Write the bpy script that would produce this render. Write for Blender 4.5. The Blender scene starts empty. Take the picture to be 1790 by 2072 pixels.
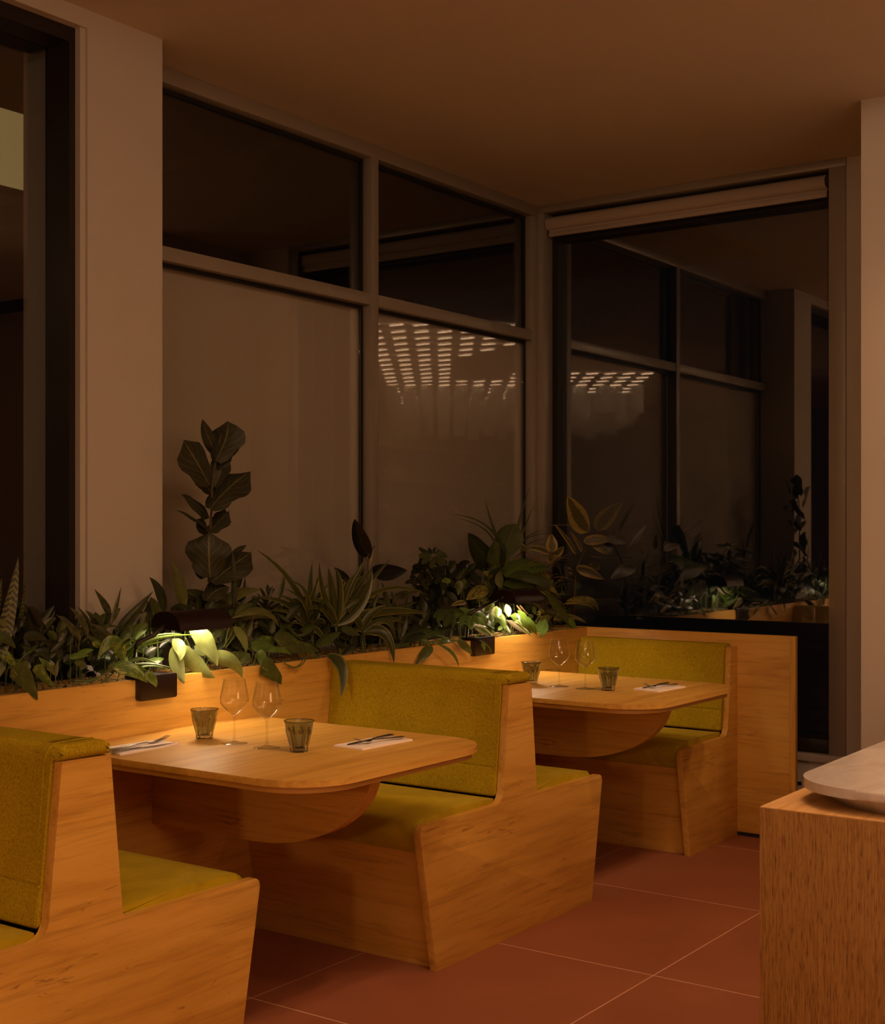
import bpy, bmesh, math, random
from mathutils import Vector, Matrix, noise
random.seed(7)
PI = math.pi
S = bpy.context.scene
COL = S.collection

# ------------------------------------------------------------------ camera
F_PX, CX, HZ, H = 2755.0, 895.0, 1074.0, 1.43
YAW = math.atan((2848 - CX) / F_PX)
cd = bpy.data.cameras.new('camera'); cam = bpy.data.objects.new('camera', cd); COL.objects.link(cam)
cam.location = (0, 0, H); cam.rotation_euler = (PI / 2, 0, YAW - PI / 2)
cd.sensor_fit = 'HORIZONTAL'; cd.sensor_width = 36; cd.lens = 36 * F_PX / 1790
cd.shift_y = (HZ - 1036) / 1790; cd.clip_start = .05; cd.clip_end = 200
cd.dof.use_dof = True; cd.dof.focus_distance = 4.9; cd.dof.aperture_fstop = 16
S.camera = cam
FW = Vector((math.cos(YAW), math.sin(YAW), 0)); RT = Vector((math.sin(YAW), -math.cos(YAW), 0)); UP = Vector((0, 0, 1))
def ray(x, y): return FW + RT * ((x - CX) / F_PX) + UP * ((HZ - y) / F_PX)
def at(x, y, Y):                      # point of the plane Y that lies behind a picture point
    r = ray(x, y); return Vector((0, 0, H)) + r * (Y / r.y)

# ------------------------------------------------------------------ world, view
w = bpy.data.worlds.new('night'); S.world = w; w.use_nodes = True
w.node_tree.nodes['Background'].inputs[0].default_value = (.010, .011, .012, 1)
w.node_tree.nodes['Background'].inputs[1].default_value = .12
S.view_settings.view_transform = 'Standard'; S.view_settings.look = 'None'
S.view_settings.gamma = 1; S.view_settings.use_curve_mapping = False; S.view_settings.exposure = .10
S.cycles.max_bounces = 10; S.cycles.diffuse_bounces = 4; S.cycles.glossy_bounces = 5
S.cycles.transparent_max_bounces = 24; S.cycles.transmission_bounces = 8
S.cycles.use_denoising = True; S.cycles.adaptive_threshold = .015; S.cycles.sample_clamp_indirect = 4
S.cycles.caustics_reflective = False; S.cycles.caustics_refractive = False

# ------------------------------------------------------------------ lights of the room, with added fills
WARM = (1, .50, .225)
def area(name, loc, target, sx, sy, power, color=WARM, spread=PI):
    l = bpy.data.lights.new(name, 'AREA'); l.shape = 'RECTANGLE'; l.size = sx; l.size_y = sy
    l.energy = power; l.color = color; l.spread = spread
    o = bpy.data.objects.new(name, l); COL.objects.link(o); o.location = loc
    d = Vector(target) - Vector(loc); o.rotation_euler = d.to_track_quat('-Z', 'Y').to_euler()
    return o
area('bar_light_panel', (1.7, -2.5, 1.95), (3.3, 2.9, .5), 1.5, .9, 25)
area('side_fill_panel', (-2.6, 3.0, 2.3), (4.2, 2.4, .7), .9, .9, 3)  # unseen fill, added to brighten the faces turned towards -X
area('riser_fill_light', (-1.34, .9, 1.5), (3.6, 3.0, .2), .16, .16, 13)  # fill added for the bench risers, its reflection kept behind the mullion
area('ceiling_fill_light', (.3, .3, 2.35), (.3, .3, 3.2), 1.8, 1.2, 3.6)  # upward fill added to lift the ceiling; no cove is built
def spot(loc, power, deg, blend=.8, tgt=None, r=.06, col=None):
    l = bpy.data.lights.new('downlight', 'SPOT'); l.energy = power; l.spot_size = math.radians(deg); l.spot_blend = blend
    l.color = col or WARM; l.shadow_soft_size = r
    o = bpy.data.objects.new('downlight', l); COL.objects.link(o); o.location = loc
    d = Vector(tgt or (loc[0], loc[1], 0)) - Vector(loc); o.rotation_euler = d.to_track_quat('-Z', 'Y').to_euler()
for x, y in ((1.3, .6), (2.7, .85), (4.1, .9), (5.2, .95)): spot((x, y, 3.12), 44, 104, 1, (x, y + .5, 0))
for a, b, p in ((2.35, 3.14, 72), (4.25, 5.05, 84)): spot((a, 1.1, 3.12), p, 30, 1, (b, 2.85, .77), col=(1, .66, .42))

# ------------------------------------------------------------------ materials
def newmat(name):
    m = bpy.data.materials.new(name); m.use_nodes = True
    nt = m.node_tree; return m, nt, nt.nodes, nt.links, nt.nodes['Principled BSDF']
def plain(name, col, rough=.5, metal=0, spec=.5, coat=0, sheen=0):
    m, nt, N, L, b = newmat(name)
    b.inputs['Base Color'].default_value = (*col, 1); b.inputs['Roughness'].default_value = rough
    b.inputs['Metallic'].default_value = metal; b.inputs['Specular IOR Level'].default_value = spec
    b.inputs['Coat Weight'].default_value = coat; b.inputs['Sheen Weight'].default_value = sheen
    return m
def node(N, t, **kw):
    n = N.new(t)
    for k, v in kw.items(): setattr(n, k, v)
    return n
def ramp(N, stops, interp='LINEAR'):
    r = N.new('ShaderNodeValToRGB'); cr = r.color_ramp; cr.interpolation = interp
    while len(cr.elements) < len(stops): cr.elements.new(.5)
    for e, (p, c) in zip(cr.elements, stops): e.position = p; e.color = (*c, 1)
    return r
def mapped(N, L, scale, rot=(0, 0, 0), out='Object', warp=0):
    tc = N.new('ShaderNodeTexCoord'); mp = N.new('ShaderNodeMapping')
    mp.inputs['Scale'].default_value = scale; mp.inputs['Rotation'].default_value = rot
    L.new(tc.outputs[out], mp.inputs[0]); return mp.outputs[0]
def noise_tex(N, L, vec, scale, detail=3, rough=.55, dist=0):
    n = N.new('ShaderNodeTexNoise'); n.inputs['Scale'].default_value = scale; n.inputs['Detail'].default_value = detail
    n.inputs['Roughness'].default_value = rough; n.inputs['Distortion'].default_value = dist
    if vec is not None: L.new(vec, n.inputs['Vector'])
    return n.outputs['Fac']
def mixc(N, L, fac, a, b, mode='MIX'):
    m = N.new('ShaderNodeMix'); m.data_type = 'RGBA'; m.blend_type = mode
    for sock, v in ((m.inputs[0], fac), (m.inputs[6], a), (m.inputs[7], b)):
        if hasattr(v, 'links'): L.new(v, sock)
        elif isinstance(v, (int, float)): sock.default_value = v
        else: sock.default_value = (*v, 1)
    return m.outputs[2]
def bump(N, L, b, h, strength, dist=.002):
    bp = N.new('ShaderNodeBump'); bp.inputs['Strength'].default_value = strength; bp.inputs['Distance'].default_value = dist
    L.new(h, bp.inputs['Height']); L.new(bp.outputs[0], b.inputs['Normal'])

def maple(name, axis, tilt=0):
    """orange maple veneer, the grain runs along the given axis"""
    m, nt, N, L, b = newmat(name)
    sc = {'X': (1.0, 9, 9), 'Y': (9, 1.0, 9), 'Z': (9, 9, 1.0)}[axis]
    v = mapped(N, L, sc, (0, tilt, 0))
    n1 = noise_tex(N, L, v, 1.1, 4, .6, .9)
    r1 = ramp(N, [(.30, (.57, .30, .052)), (.5, (.71, .405, .076)), (.72, (.79, .48, .115))]); L.new(n1, r1.inputs[0])
    sf = {'X': (2.2, 42, 42), 'Y': (42, 2.2, 42), 'Z': (42, 42, 2.2)}[axis]
    v2 = mapped(N, L, sf, (0, tilt, 0))
    n2 = noise_tex(N, L, v2, 1.3, 5, .65, .5)
    r2 = ramp(N, [(.34, (.80, .76, .72)), (.5, (1, 1, 1)), (.7, (1.0, 1.0, 1.0))]); L.new(n2, r2.inputs[0])
    c = mixc(N, L, 1, r1.outputs[0], r2.outputs[0], 'MULTIPLY')
    s3 = {'X': (2.6, 24, 24), 'Y': (24, 2.6, 24), 'Z': (24, 24, 2.6)}[axis]
    v3 = mapped(N, L, s3, (0, tilt, 0))
    n3 = noise_tex(N, L, v3, 1.0, 6, .72, 1.6)
    r3 = ramp(N, [(.0, (1, 1, 1)), (.33, (1, 1, 1)), (.355, (0, 0, 0)), (1, (0, 0, 0))]); L.new(n3, r3.inputs[0])
    c = mixc(N, L, r3.outputs[0], c, mixc(N, L, .55, c, (.20, .075, .02)))
    L.new(c, b.inputs['Base Color'])
    b.inputs['Roughness'].default_value = .42; b.inputs['Specular IOR Level'].default_value = .4
    bump(N, L, b, n2, .06, .001)
    return m
M = {}
M['wood_x'] = maple('maple_x', 'X', .10); M['wood_y'] = maple('maple_y', 'Y'); M['wood_z'] = maple('maple_z', 'Z')
M['wood_xt'] = maple('maple_x_level', 'X')
M['wood_edge'] = plain('maple_edge', (.60, .33, .075), .45)

def oak():
    m, nt, N, L, b = newmat('oak')
    v = mapped(N, L, (150, 150, 6)); n = noise_tex(N, L, v, 1.6, 5, .7)
    r = ramp(N, [(.3, (.20, .095, .022)), (.48, (.34, .18, .045)), (.75, (.43, .245, .075))]); L.new(n, r.inputs[0])
    v2 = mapped(N, L, (250, 250, 16)); n2 = noise_tex(N, L, v2, 1.8, 3, .6)
    r2 = ramp(N, [(.36, (.38, .30, .22)), (.47, (1, 1, 1))]); L.new(n2, r2.inputs[0])
    c = mixc(N, L, .85, r.outputs[0], r2.outputs[0], 'MULTIPLY'); L.new(c, b.inputs['Base Color'])
    b.inputs['Roughness'].default_value = .5; bump(N, L, b, n2, .25, .001)
    return m
M['oak'] = oak()
def oak_top():
    m, nt, N, L, b = newmat('oak_top')
    v = mapped(N, L, (2.5, 40, 40)); n = noise_tex(N, L, v, 1.6, 5, .7, .6)
    r = ramp(N, [(.3, (.46, .26, .085)), (.5, (.62, .38, .15)), (.75, (.70, .46, .2))]); L.new(n, r.inputs[0])
    L.new(r.outputs[0], b.inputs['Base Color']); b.inputs['Roughness'].default_value = .5
    return m
M['oak_top'] = oak_top()
def stone():
    m, nt, N, L, b = newmat('pale_stone')
    v = mapped(N, L, (3, 9, 3), (0, 0, .5)); n = noise_tex(N, L, v, 1.5, 6, .6, .8)
    r = ramp(N, [(.3, (.52, .49, .47)), (.6, (.66, .65, .66))]); L.new(n, r.inputs[0])
    L.new(r.outputs[0], b.inputs['Base Color']); b.inputs['Roughness'].default_value = .16
    return m
M['stone'] = stone()
def fabric():
    m, nt, N, L, b = newmat('mustard_wool')
    v = mapped(N, L, (1, 1, .55)); n = noise_tex(N, L, v, 330, 3, .7)
    r = ramp(N, [(.32, (.27, .16, .008)), (.47, (.45, .335, .010)), (.62, (.56, .44, .018))]); L.new(n, r.inputs[0])
    n2 = noise_tex(N, L, v, 5, 2); r2 = ramp(N, [(.3, (.9, .9, .9)), (.7, (1.05, 1.05, 1.05))]); L.new(n2, r2.inputs[0])
    c = mixc(N, L, 1, r.outputs[0], r2.outputs[0], 'MULTIPLY'); L.new(c, b.inputs['Base Color'])
    b.inputs['Roughness'].default_value = .95; b.inputs['Specular IOR Level'].default_value = .1
    bump(N, L, b, n, .5, .0015); return m
M['fabric'] = fabric()
def velvet():
    m, nt, N, L, b = newmat('mustard_velvet')
    v = mapped(N, L, (1, 1, 1)); n = noise_tex(N, L, v, 5, 4, .6, 1.2)
    r = ramp(N, [(.3, (.38, .28, .006)), (.7, (.56, .44, .014))]); L.new(n, r.inputs[0])
    L.new(r.outputs[0], b.inputs['Base Color']); b.inputs['Roughness'].default_value = .62
    b.inputs['Sheen Weight'].default_value = .35; b.inputs['Sheen Roughness'].default_value = .4
    b.inputs['Sheen Tint'].default_value = (.9, .8, .2, 1); b.inputs['Specular IOR Level'].default_value = .2
    return m
M['velvet'] = velvet()
def plaster(name, col):
    m, nt, N, L, b = newmat(name)
    v = mapped(N, L, (1, 1, 1)); n = noise_tex(N, L, v, 1.3, 3)
    r = ramp(N, [(.3, tuple(c * .95 for c in col)), (.7, col)]); L.new(n, r.inputs[0])
    L.new(r.outputs[0], b.inputs['Base Color']); b.inputs['Roughness'].default_value = .85
    n2 = noise_tex(N, L, v, 90, 3); bump(N, L, b, n2, .05, .002); return m
M['white_wall'] = plaster('white_plaster', (.56, .53, .48))
M['ceiling'] = plaster('ceiling_plaster', (.62, .55, .46))
M['dark_wall'] = plaster('dark_plaster', (.20, .14, .11))
def tile_mat():
    m, nt, N, L, b = newmat('terracotta_terrazzo')
    v = mapped(N, L, (1, 1, 1)); n = noise_tex(N, L, v, 2.2, 4)
    r = ramp(N, [(.3, (.27, .096, .048)), (.7, (.34, .124, .062))]); L.new(n, r.inputs[0])
    vo = N.new('ShaderNodeTexVoronoi'); vo.inputs['Scale'].default_value = 190; L.new(v, vo.inputs['Vector'])
    r2 = ramp(N, [(.0, (1, 1, 1)), (.10, (1, 1, 1)), (.16, (0, 0, 0))]); L.new(vo.outputs['Distance'], r2.inputs[0])
    n3 = noise_tex(N, L, v, 260, 1); r3 = ramp(N, [(.55, (0, 0, 0)), (.6, (1, 1, 1))]); L.new(n3, r3.inputs[0])
    f = mixc(N, L, 1, r2.outputs[0], r3.outputs[0], 'MULTIPLY')
    c = mixc(N, L, f, r.outputs[0], (.62, .33, .22)); L.new(c, b.inputs['Base Color'])
    b.inputs['Roughness'].default_value = .48; b.inputs['Specular IOR Level'].default_value = .3
    return m
M['tile'] = tile_mat()
M['grout'] = plain('pale_grout', (.75, .50, .36), .7)
M['alu'] = plain('grey_aluminium', (.33, .30, .25), .38, .25)
M['alu_dark'] = plain('dark_bronze_frame', (.014, .010, .008), .45, .1)
M['black'] = plain('black_gasket', (.008, .008, .008), .6)
M['blind'] = plain('blind_cloth', (.80, .70, .60), .8)
M['blind_roll'] = plain('blind_roll_cloth', (.40, .33, .26), .8)
M['sill'] = plain('painted_sill', (.50, .44, .38), .5)
M['burgundy'] = plain('burgundy_enamel', (.010, .0022, .0035), .36, 0, .5)
M['burgundy_in'] = plain('white_enamel', (.75, .7, .6), .4)
M['steel'] = plain('brushed_steel', (.42, .42, .42), .22, 1)
M['napkin'] = plain('white_paper', (.88, .77, .66), .8)
M['soil'] = plain('dark_soil', (.020, .014, .008), .95)
M['moss'] = plain('dry_moss', (.40, .30, .12), .9)
M['sheet'] = plain('stem_green', (.10, .14, .03), .5)

def thin_glass(name, tint, f0, rough=0, power=5):
    """one face of a thin glass wall: tinted see-through plus a mirror share that grows at grazing angles"""
    m, nt, N, L, b = newmat(name); N.remove(b)
    out = N['Material Output']; t = N.new('ShaderNodeBsdfTransparent'); g = N.new('ShaderNodeBsdfGlossy')
    t.inputs[0].default_value = (*tint, 1); g.inputs['Roughness'].default_value = rough
    ge = N.new('ShaderNodeNewGeometry'); dt = N.new('ShaderNodeVectorMath'); dt.operation = 'DOT_PRODUCT'
    L.new(ge.outputs['Normal'], dt.inputs[0]); L.new(ge.outputs['Incoming'], dt.inputs[1])
    def mth(op, a, c=None):
        n = N.new('ShaderNodeMath'); n.operation = op
        for i, v in enumerate((a, c)):
            if v is None: continue
            if hasattr(v, 'links'): L.new(v, n.inputs[i])
            else: n.inputs[i].default_value = v
        return n.outputs[0]
    c = mth('SUBTRACT', 1, mth('ABSOLUTE', dt.outputs['Value']))
    f = mth('ADD', f0, mth('MULTIPLY', mth('POWER', c, power), 1 - f0))
    mx = N.new('ShaderNodeMixShader'); L.new(f, mx.inputs[0]); L.new(t.outputs[0], mx.inputs[1]); L.new(g.outputs[0], mx.inputs[2])
    L.new(mx.outputs[0], out.inputs[0]); return m
M['pane_deep'] = thin_glass('deep_window_glass', (.92, .94, .93), .21)
M['pane'] = thin_glass('window_glass', (.94, .95, .94), .13)
M['clear'] = thin_glass('clear_glass', (.955, .955, .94), .085, 0, 2.8)


def refr(name, col):
    m, nt, N, L, b = newmat(name)
    b.inputs['Base Color'].default_value = (*col, 1); b.inputs['Roughness'].default_value = 0
    b.inputs['Transmission Weight'].default_value = 1; b.inputs['IOR'].default_value = 1.5; return m
M['solid_glass'] = thin_glass('stem_glass', (.95, .95, .93), .05, 0, 5)
M['smoke'] = refr('smoked_glass', (.47, .50, .43)); M['smoke_base'] = refr('smoked_glass_base', (.40, .39, .34))
def emit(name, col, s):
    m, nt, N, L, b = newmat(name); N.remove(b); e = N.new('ShaderNodeEmission')
    e.inputs[0].default_value = (*col, 1); e.inputs[1].default_value = s; L.new(e.outputs[0], N['Material Output'].inputs[0]); return m
LAMP = (1, .71, .47)
M['lamp_glow'] = emit('lamp_glow', LAMP, 82)
M['led'] = emit('led_glow', (1, .60, .34), 38)
M['lit_window'] = emit('lit_window_glow', (.62, .40, .14), .30)

# ------------------------------------------------------------------ mesh helpers
ORG = {}
def org(p): return ORG.get(p.name, Vector((0, 0, 0))) if p else Vector((0, 0, 0))
def obj(name, bm, mat, parent=None, smooth=False, local=False):
    """one mesh object; vertices given in world space unless local"""
    me = bpy.data.meshes.new(name)
    if parent and not local: bmesh.ops.translate(bm, verts=bm.verts, vec=-org(parent))
    bm.to_mesh(me); bm.free()
    for m in (mat if isinstance(mat, (list, tuple)) else [mat]): me.materials.append(m)
    if smooth: me.shade_smooth()
    o = bpy.data.objects.new(name, me); COL.objects.link(o)
    if parent: o.parent = parent; ORG[o.name] = org(parent)
    return o
def tag(o, label=None, cat=None, group=None, kind=None):
    if label: o['label'] = label
    if cat: o['category'] = cat
    if group: o['group'] = group
    if kind: o['kind'] = kind
    return o
def thing(name, loc, label=None, cat=None, group=None, kind=None, rz=0):
    o = bpy.data.objects.new(name, None); COL.objects.link(o); o.location = loc; o.rotation_euler = (0, 0, rz)
    o.empty_display_size = .05; ORG[o.name] = Vector(loc); return tag(o, label, cat, group, kind)
def copy_tree(o, parent=None):
    c = o.copy(); COL.objects.link(c)
    if parent: c.parent = parent
    for ch in list(o.children): copy_tree(ch, c)
    return c
def auto(o, ang=35):
    o.data.shade_smooth(); o.data.set_sharp_from_angle(angle=math.radians(ang)); return o
def box(bm, x0, x1, y0, y1, z0, z1, bev=0):
    vs = [bm.verts.new(p) for p in ((x0, y0, z0), (x1, y0, z0), (x1, y1, z0), (x0, y1, z0), (x0, y0, z1), (x1, y0, z1), (x1, y1, z1), (x0, y1, z1))]
    fs = [bm.faces.new([vs[i] for i in f]) for f in ((0, 3, 2, 1), (4, 5, 6, 7), (0, 1, 5, 4), (1, 2, 6, 5), (2, 3, 7, 6), (3, 0, 4, 7))]
    if bev:
        es = list({e for f in fs for e in f.edges})
        bmesh.ops.bevel(bm, geom=es, offset=bev, segments=2, affect='EDGES', profile=.5)
def BX(name, x0, x1, y0, y1, z0, z1, mat, parent=None, bev=0):
    bm = bmesh.new(); box(bm, x0, x1, y0, y1, z0, z1, bev); o = obj(name, bm, mat, parent)
    if bev: auto(o)
    return o
def fillet(pts, seg=6):
    """pts: (a, b[, radius]) closed polygon, corners rounded"""
    out = []; n = len(pts)
    for i, p in enumerate(pts):
        r = p[2] if len(p) > 2 else 0
        P = Vector(p[:2])
        if r <= 0: out.append(tuple(P)); continue
        A = (Vector(pts[i - 1][:2]) - P).normalized(); B = (Vector(pts[(i + 1) % n][:2]) - P).normalized()
        ang = A.angle(B); d = r / math.tan(ang / 2)
        c = P + (A + B).normalized() * (r / math.sin(ang / 2))
        a0 = (P + A * d) - c; a1 = (P + B * d) - c
        t0 = math.atan2(a0.y, a0.x); t1 = math.atan2(a1.y, a1.x); dt = (t1 - t0 + PI) % (2 * PI) - PI
        for k in range(seg + 1):
            t = t0 + dt * k / seg; out.append((c.x + r * math.cos(t), c.y + r * math.sin(t)))
    return out
def prism(bm, prof, axis, a, b, bev=0, seg=2, top_only=False):
    """extrude a 2-D outline along an axis. axis Y: prof=(x,z); X: prof=(y,z); Z: prof=(x,y)"""
    def P(p, t): return {'Y': (p[0], t, p[1]), 'X': (t, p[0], p[1]), 'Z': (p[0], p[1], t)}[axis]
    A = [bm.verts.new(P(p, a)) for p in prof]; B = [bm.verts.new(P(p, b)) for p in prof]
    n = len(prof); fa = bm.faces.new(A); fb = bm.faces.new(B[::-1])
    sides = [bm.faces.new((A[i], B[i], B[(i + 1) % n], A[(i + 1) % n])) for i in range(n)]
    if bev:
        es = list(fa.edges) + ([] if top_only else list(fb.edges))
        bmesh.ops.bevel(bm, geom=es, offset=bev, segments=seg, affect='EDGES', profile=.5)
    bmesh.ops.recalc_face_normals(bm, faces=bm.faces)
def PR(name, prof, axis, a, b, mat, parent=None, bev=0, seg=2):
    bm = bmesh.new(); prism(bm, prof, axis, a, b, bev, seg); o = obj(name, bm, mat, parent); return auto(o)
def tube(bm, pts, rad, sides=8, cap=True):
    pts = [Vector(p) for p in pts]; n = len(pts); rings = []
    R = rad if isinstance(rad, (list, tuple)) else [rad] * n
    nrm = None
    for i, p in enumerate(pts):
        t = (pts[min(i + 1, n - 1)] - pts[max(i - 1, 0)]).normalized()
        if nrm is None: nrm = t.orthogonal().normalized()
        nrm = (nrm - t * nrm.dot(t)); nrm = nrm.normalized() if nrm.length > 1e-6 else t.orthogonal().normalized()
        bn = t.cross(nrm)
        rings.append([bm.verts.new(p + (nrm * math.cos(2 * PI * k / sides) + bn * math.sin(2 * PI * k / sides)) * R[i]) for k in range(sides)])
    for a, b in zip(rings, rings[1:]):
        for k in range(sides): bm.faces.new((a[k], a[(k + 1) % sides], b[(k + 1) % sides], b[k]))
    if cap: bm.faces.new(rings[0][::-1]); bm.faces.new(rings[-1])
def lathe(bm, prof, seg=32, fn=None):
    rings = []
    for r, z in prof:
        if r < 1e-6: rings.append([bm.verts.new((0, 0, z))]); continue
        rings.append([bm.verts.new(((fn(r, z, 2 * PI * k / seg) if fn else r) * math.cos(2 * PI * k / seg),
                                    (fn(r, z, 2 * PI * k / seg) if fn else r) * math.sin(2 * PI * k / seg), z)) for k in range(seg)])
    for a, b in zip(rings, rings[1:]):
        for k in range(seg):
            k2 = (k + 1) % seg
            if len(a) == 1: bm.faces.new((a[0], b[k2], b[k])) if len(b) > 1 else None
            elif len(b) == 1: bm.faces.new((a[k], a[k2], b[0]))
            else: bm.faces.new((a[k], a[k2], b[k2], b[k]))

# ================================================================== THE SHELL
ZC = 3.197
YW, XW = 3.86, 6.35          # front faces of the left and right window walls
XL, YB = -6.2, -4.2          # far sides of the room behind the camera
fl = thing('floor', (0, 0, 0), kind='structure')
BX('grout_bed', XL, 7.0, YB, 4.2, -.06, -.0008, M['grout'], fl)
T = .9033
tbm = bmesh.new(); box(tbm, .003, T - .003, .002, T + .002, -.0007, 0, .0003)
tproto = None
for i in range(-10, 5):
    for j in range(-7, 3):
        x, y = 3.062 + i * T, 1.98 + j * (T + .004)
        if x > 6.4 or y > 3.6 or x < XL: continue
        if tproto is None:
            tproto = obj('tile', tbm, M['tile'], fl, local=True); o = tproto
        else:
            o = tproto.copy(); COL.objects.link(o)
        o.location = (x, y, 0)
bm = bmesh.new(); box(bm, XL, 6.6, YB, 3.98, ZC, ZC + .1); tag(obj('ceiling', bm, M['ceiling']), kind='structure')
tag(BX('wall_back', XL, 7, YB - .1, YB, 0, ZC, M['dark_wall']), kind='structure')
tag(BX('wall_bar', 6.98, 7.1, YB, .46, 0, ZC, M['dark_wall']), kind='structure')
tag(BX('wall_entrance', XL - .1, XL, YB, 4.2, 0, ZC, M['dark_wall']), kind='structure')
# left wall: piers around the dark window, a strip above it
wl = thing('wall_left', (3.2, 3.7, 0), kind='structure')
BX('pier', 3.072, 3.412, 3.653, 3.99, 0, ZC, M['white_wall'], wl)
BX('lintel', .2, 3.072, 3.653, 3.99, 3.135, ZC, M['white_wall'], wl)
BX('pier', XL, .2, 3.653, 3.99, 0, ZC, M['white_wall'], wl)
BX('apron', .2, 3.072, 3.69, 3.99, 0, .55, M['white_wall'], wl)
BX('apron', 3.412, 6.6, 3.87, 3.99, 0, .5, M['white_wall'], wl)
BX('ledge', 3.413, 6.34, 3.655, 3.859, .86, .90, M['alu_dark'], wl)
# right wall: pier at the picture's edge, strip beside the window, wall under the sill
wr = thing('wall_right', (6.4, 2, 0), kind='structure')
BX('pier', 5.556, 6.8, .46, 1.832, 0, ZC, M['white_wall'], wr)
BX('side_strip', XW + .015, 6.8, 1.832, 2.17, 0, ZC, M['white_wall'], wr)
tag(BX('trim_1', XW + .02, 6.8, 2.171, 4.0, 0, .33, M['sill']), kind='structure')

# window_1, the dark framed one at the picture's left edge
w1 = thing('window_1', (3.0, 3.75, 0), kind='structure')
BX('reveal', 3.05, 3.0719, 3.665, 3.70, .55, 3.135, M['white_wall'], w1)
for nm, a in (('stile', (3.025, 3.05, 3.69, 3.815, .55, 3.135)), ('head', (.2, 3.025, 3.69, 3.90, 3.085, 3.135)),
              ('rail', (.2, 3.025, 3.69, 3.9, .55, .62)), ('stile', (.2, .27, 3.69, 3.9, .62, 3.085))):
    BX(nm, *a, M['alu_dark'], w1)
BX('pane', .27, 3.025, 3.800, 3.807, .62, 3.085, M['pane'], w1)
BX('outer_jamb', 3.165, 3.5, 4.10, 4.115, 0, 3.6, M['white_wall'], wl)

# window_2, four panes above the planter
w2 = thing('window_2', (4.9, 3.9, 0), kind='structure')
def bar(nm, x0, x1, z0, z1, y0=YW, y1=YW + .052): BX(nm, x0, x1, y0, y1, z0, z1, M['alu'], w2, .0015)
bar('head', 3.412, XW, 3.137, 3.196, YW, YW + .06)
bar('mullion', 4.887, 4.938, .5, 3.137)
bar('corner_post', 6.296, 6.35, .5, 3.137, YW + .004)
bar('transom', 3.412, 4.887, 2.462, 2.516, YW + .006); bar('transom', 4.938, 6.296, 2.462, 2.516, YW + .006)
bar('rail', 3.412, 6.296, .5, .56)
for x0, x1 in ((3.412, 4.887), (4.938, 6.296)):
    for z0, z1 in ((.56, 2.462), (2.516, 3.137)):
        bm = bmesh.new(); g = .008
        box(bm, x0 + .0005, x0 + g, YW + .052, YW + .0605, z0, z1); box(bm, x1 - g, x1, YW + .052, YW + .0605, z0, z1)
        box(bm, x0 + g, x1 - g, YW + .052, YW + .0605, z1 - g - .008, z1); box(bm, x0 + g, x1 - g, YW + .052, YW + .0605, z0, z0 + g)
        obj('gasket', bm, M['black'], w2)
        BX('pane', x0 + g, x1 - g, YW + .061, YW + .067, z0 + g, z1 - g - .008, M['pane'], w2)
for x0, x1 in ((3.42, 4.905), (4.92, 6.34)):
    BX('blind', x0, x1, YW + .090, YW + .096, .5, 2.485, M['blind'], w2)
for x in (4.88, 6.30, 3.41):
    BX('outer_frame', x, x + .06, YW + .104, YW + .12, .5, 3.15, M['black'], w2)
BX('outer_frame', 3.412, 6.4, YW + .104, YW + .12, 2.45, 2.53, M['black'], w2)

# window_3, the tall one on the right with the rolled blind
w3 = thing('window_3', (6.4, 3.0, 0), kind='structure')
BX('head', XW, XW + .14, 2.168, YW + .01, 3.157, 3.196, M['alu'], w3, .0015)
BX('stile', XW, XW + .14, 2.169, 2.249, .364, 3.157, M['alu'], w3, .0015)
BX('stile', XW, XW + .10, 3.832, YW + .06, .364, 3.157, M['alu'], w3, .0015)
BX('stile', XW + .10, XW + .20, 3.80, YW + .06, .364, 3.157, M['black'], w3)
BX('head', XW + .10, XW + .16, 2.249, 3.80, 3.02, 3.157, M['black'], w3)
BX('rail', XW + .02, XW + .16, 2.249, 3.832, .364, .43, M['alu_dark'], w3, .002)
BX('pane', XW + .150, XW + .157, 2.249, 3.80, .43, 3.02, M['pane_deep'], w3)
BX('window_sill', XW - .03, XW + .02, 2.10, 3.85, .328, .364, M['sill'], w3, .003)
bl = obj('blind_roll', (lambda b: (prism(b, fillet([(XW + .012, 3.066, .03), (XW + .085, 3.066, .035), (XW + .085, 3.137, .035), (XW + .012, 3.137, .03)], 6), 'Y', 2.262, 3.826), b)[1])(bmesh.new()), M['blind_roll'], w3); auto(bl)
BX('bottom_bar', XW + .028, XW + .05, 2.27, 3.815, 3.028, 3.052, M['blind_roll'], bl, .005)
BX('cloth', XW + .037, XW + .041, 2.27, 3.815, 3.05, 3.08, M['blind_roll'], bl)
bm = bmesh.new(); tube(bm, [(XW - .004 + .02 * math.sin(t) ** 2, 2.262 + .004 * math.cos(t), 3.10 + .03 * math.sin(t)) for t in [k * 2 * PI / 14 for k in range(15)]], .003, 5)
for k in range(110):
    z = 3.07 - k * .0245
    bmesh.ops.create_icosphere(bm, subdivisions=1, radius=.0032, matrix=Matrix.Translation((XW + .012, 2.257, z)))
tube(bm, [(XW + .012, 2.257, 3.10), (XW + .012, 2.257, .40)], .0009, 4)
obj('bead_chain', bm, M['alu_dark'], w3)
# slotted convector front under the sill
hv = thing('convector_cover', (6.3, 2.6, 0), 'low white convector casing with thin slots, under the tall window behind the wooden end screen', 'heater')
BX('casing', XW - .005, XW + .019, 2.18, 3.3, .03, .326, M['sill'], hv, .002)
for k in range(3):
    BX('slot', XW - .0075, XW - .0052, 2.22 + k * .16, 2.34 + k * .16, .205, .222, M['black'], hv)

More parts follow.
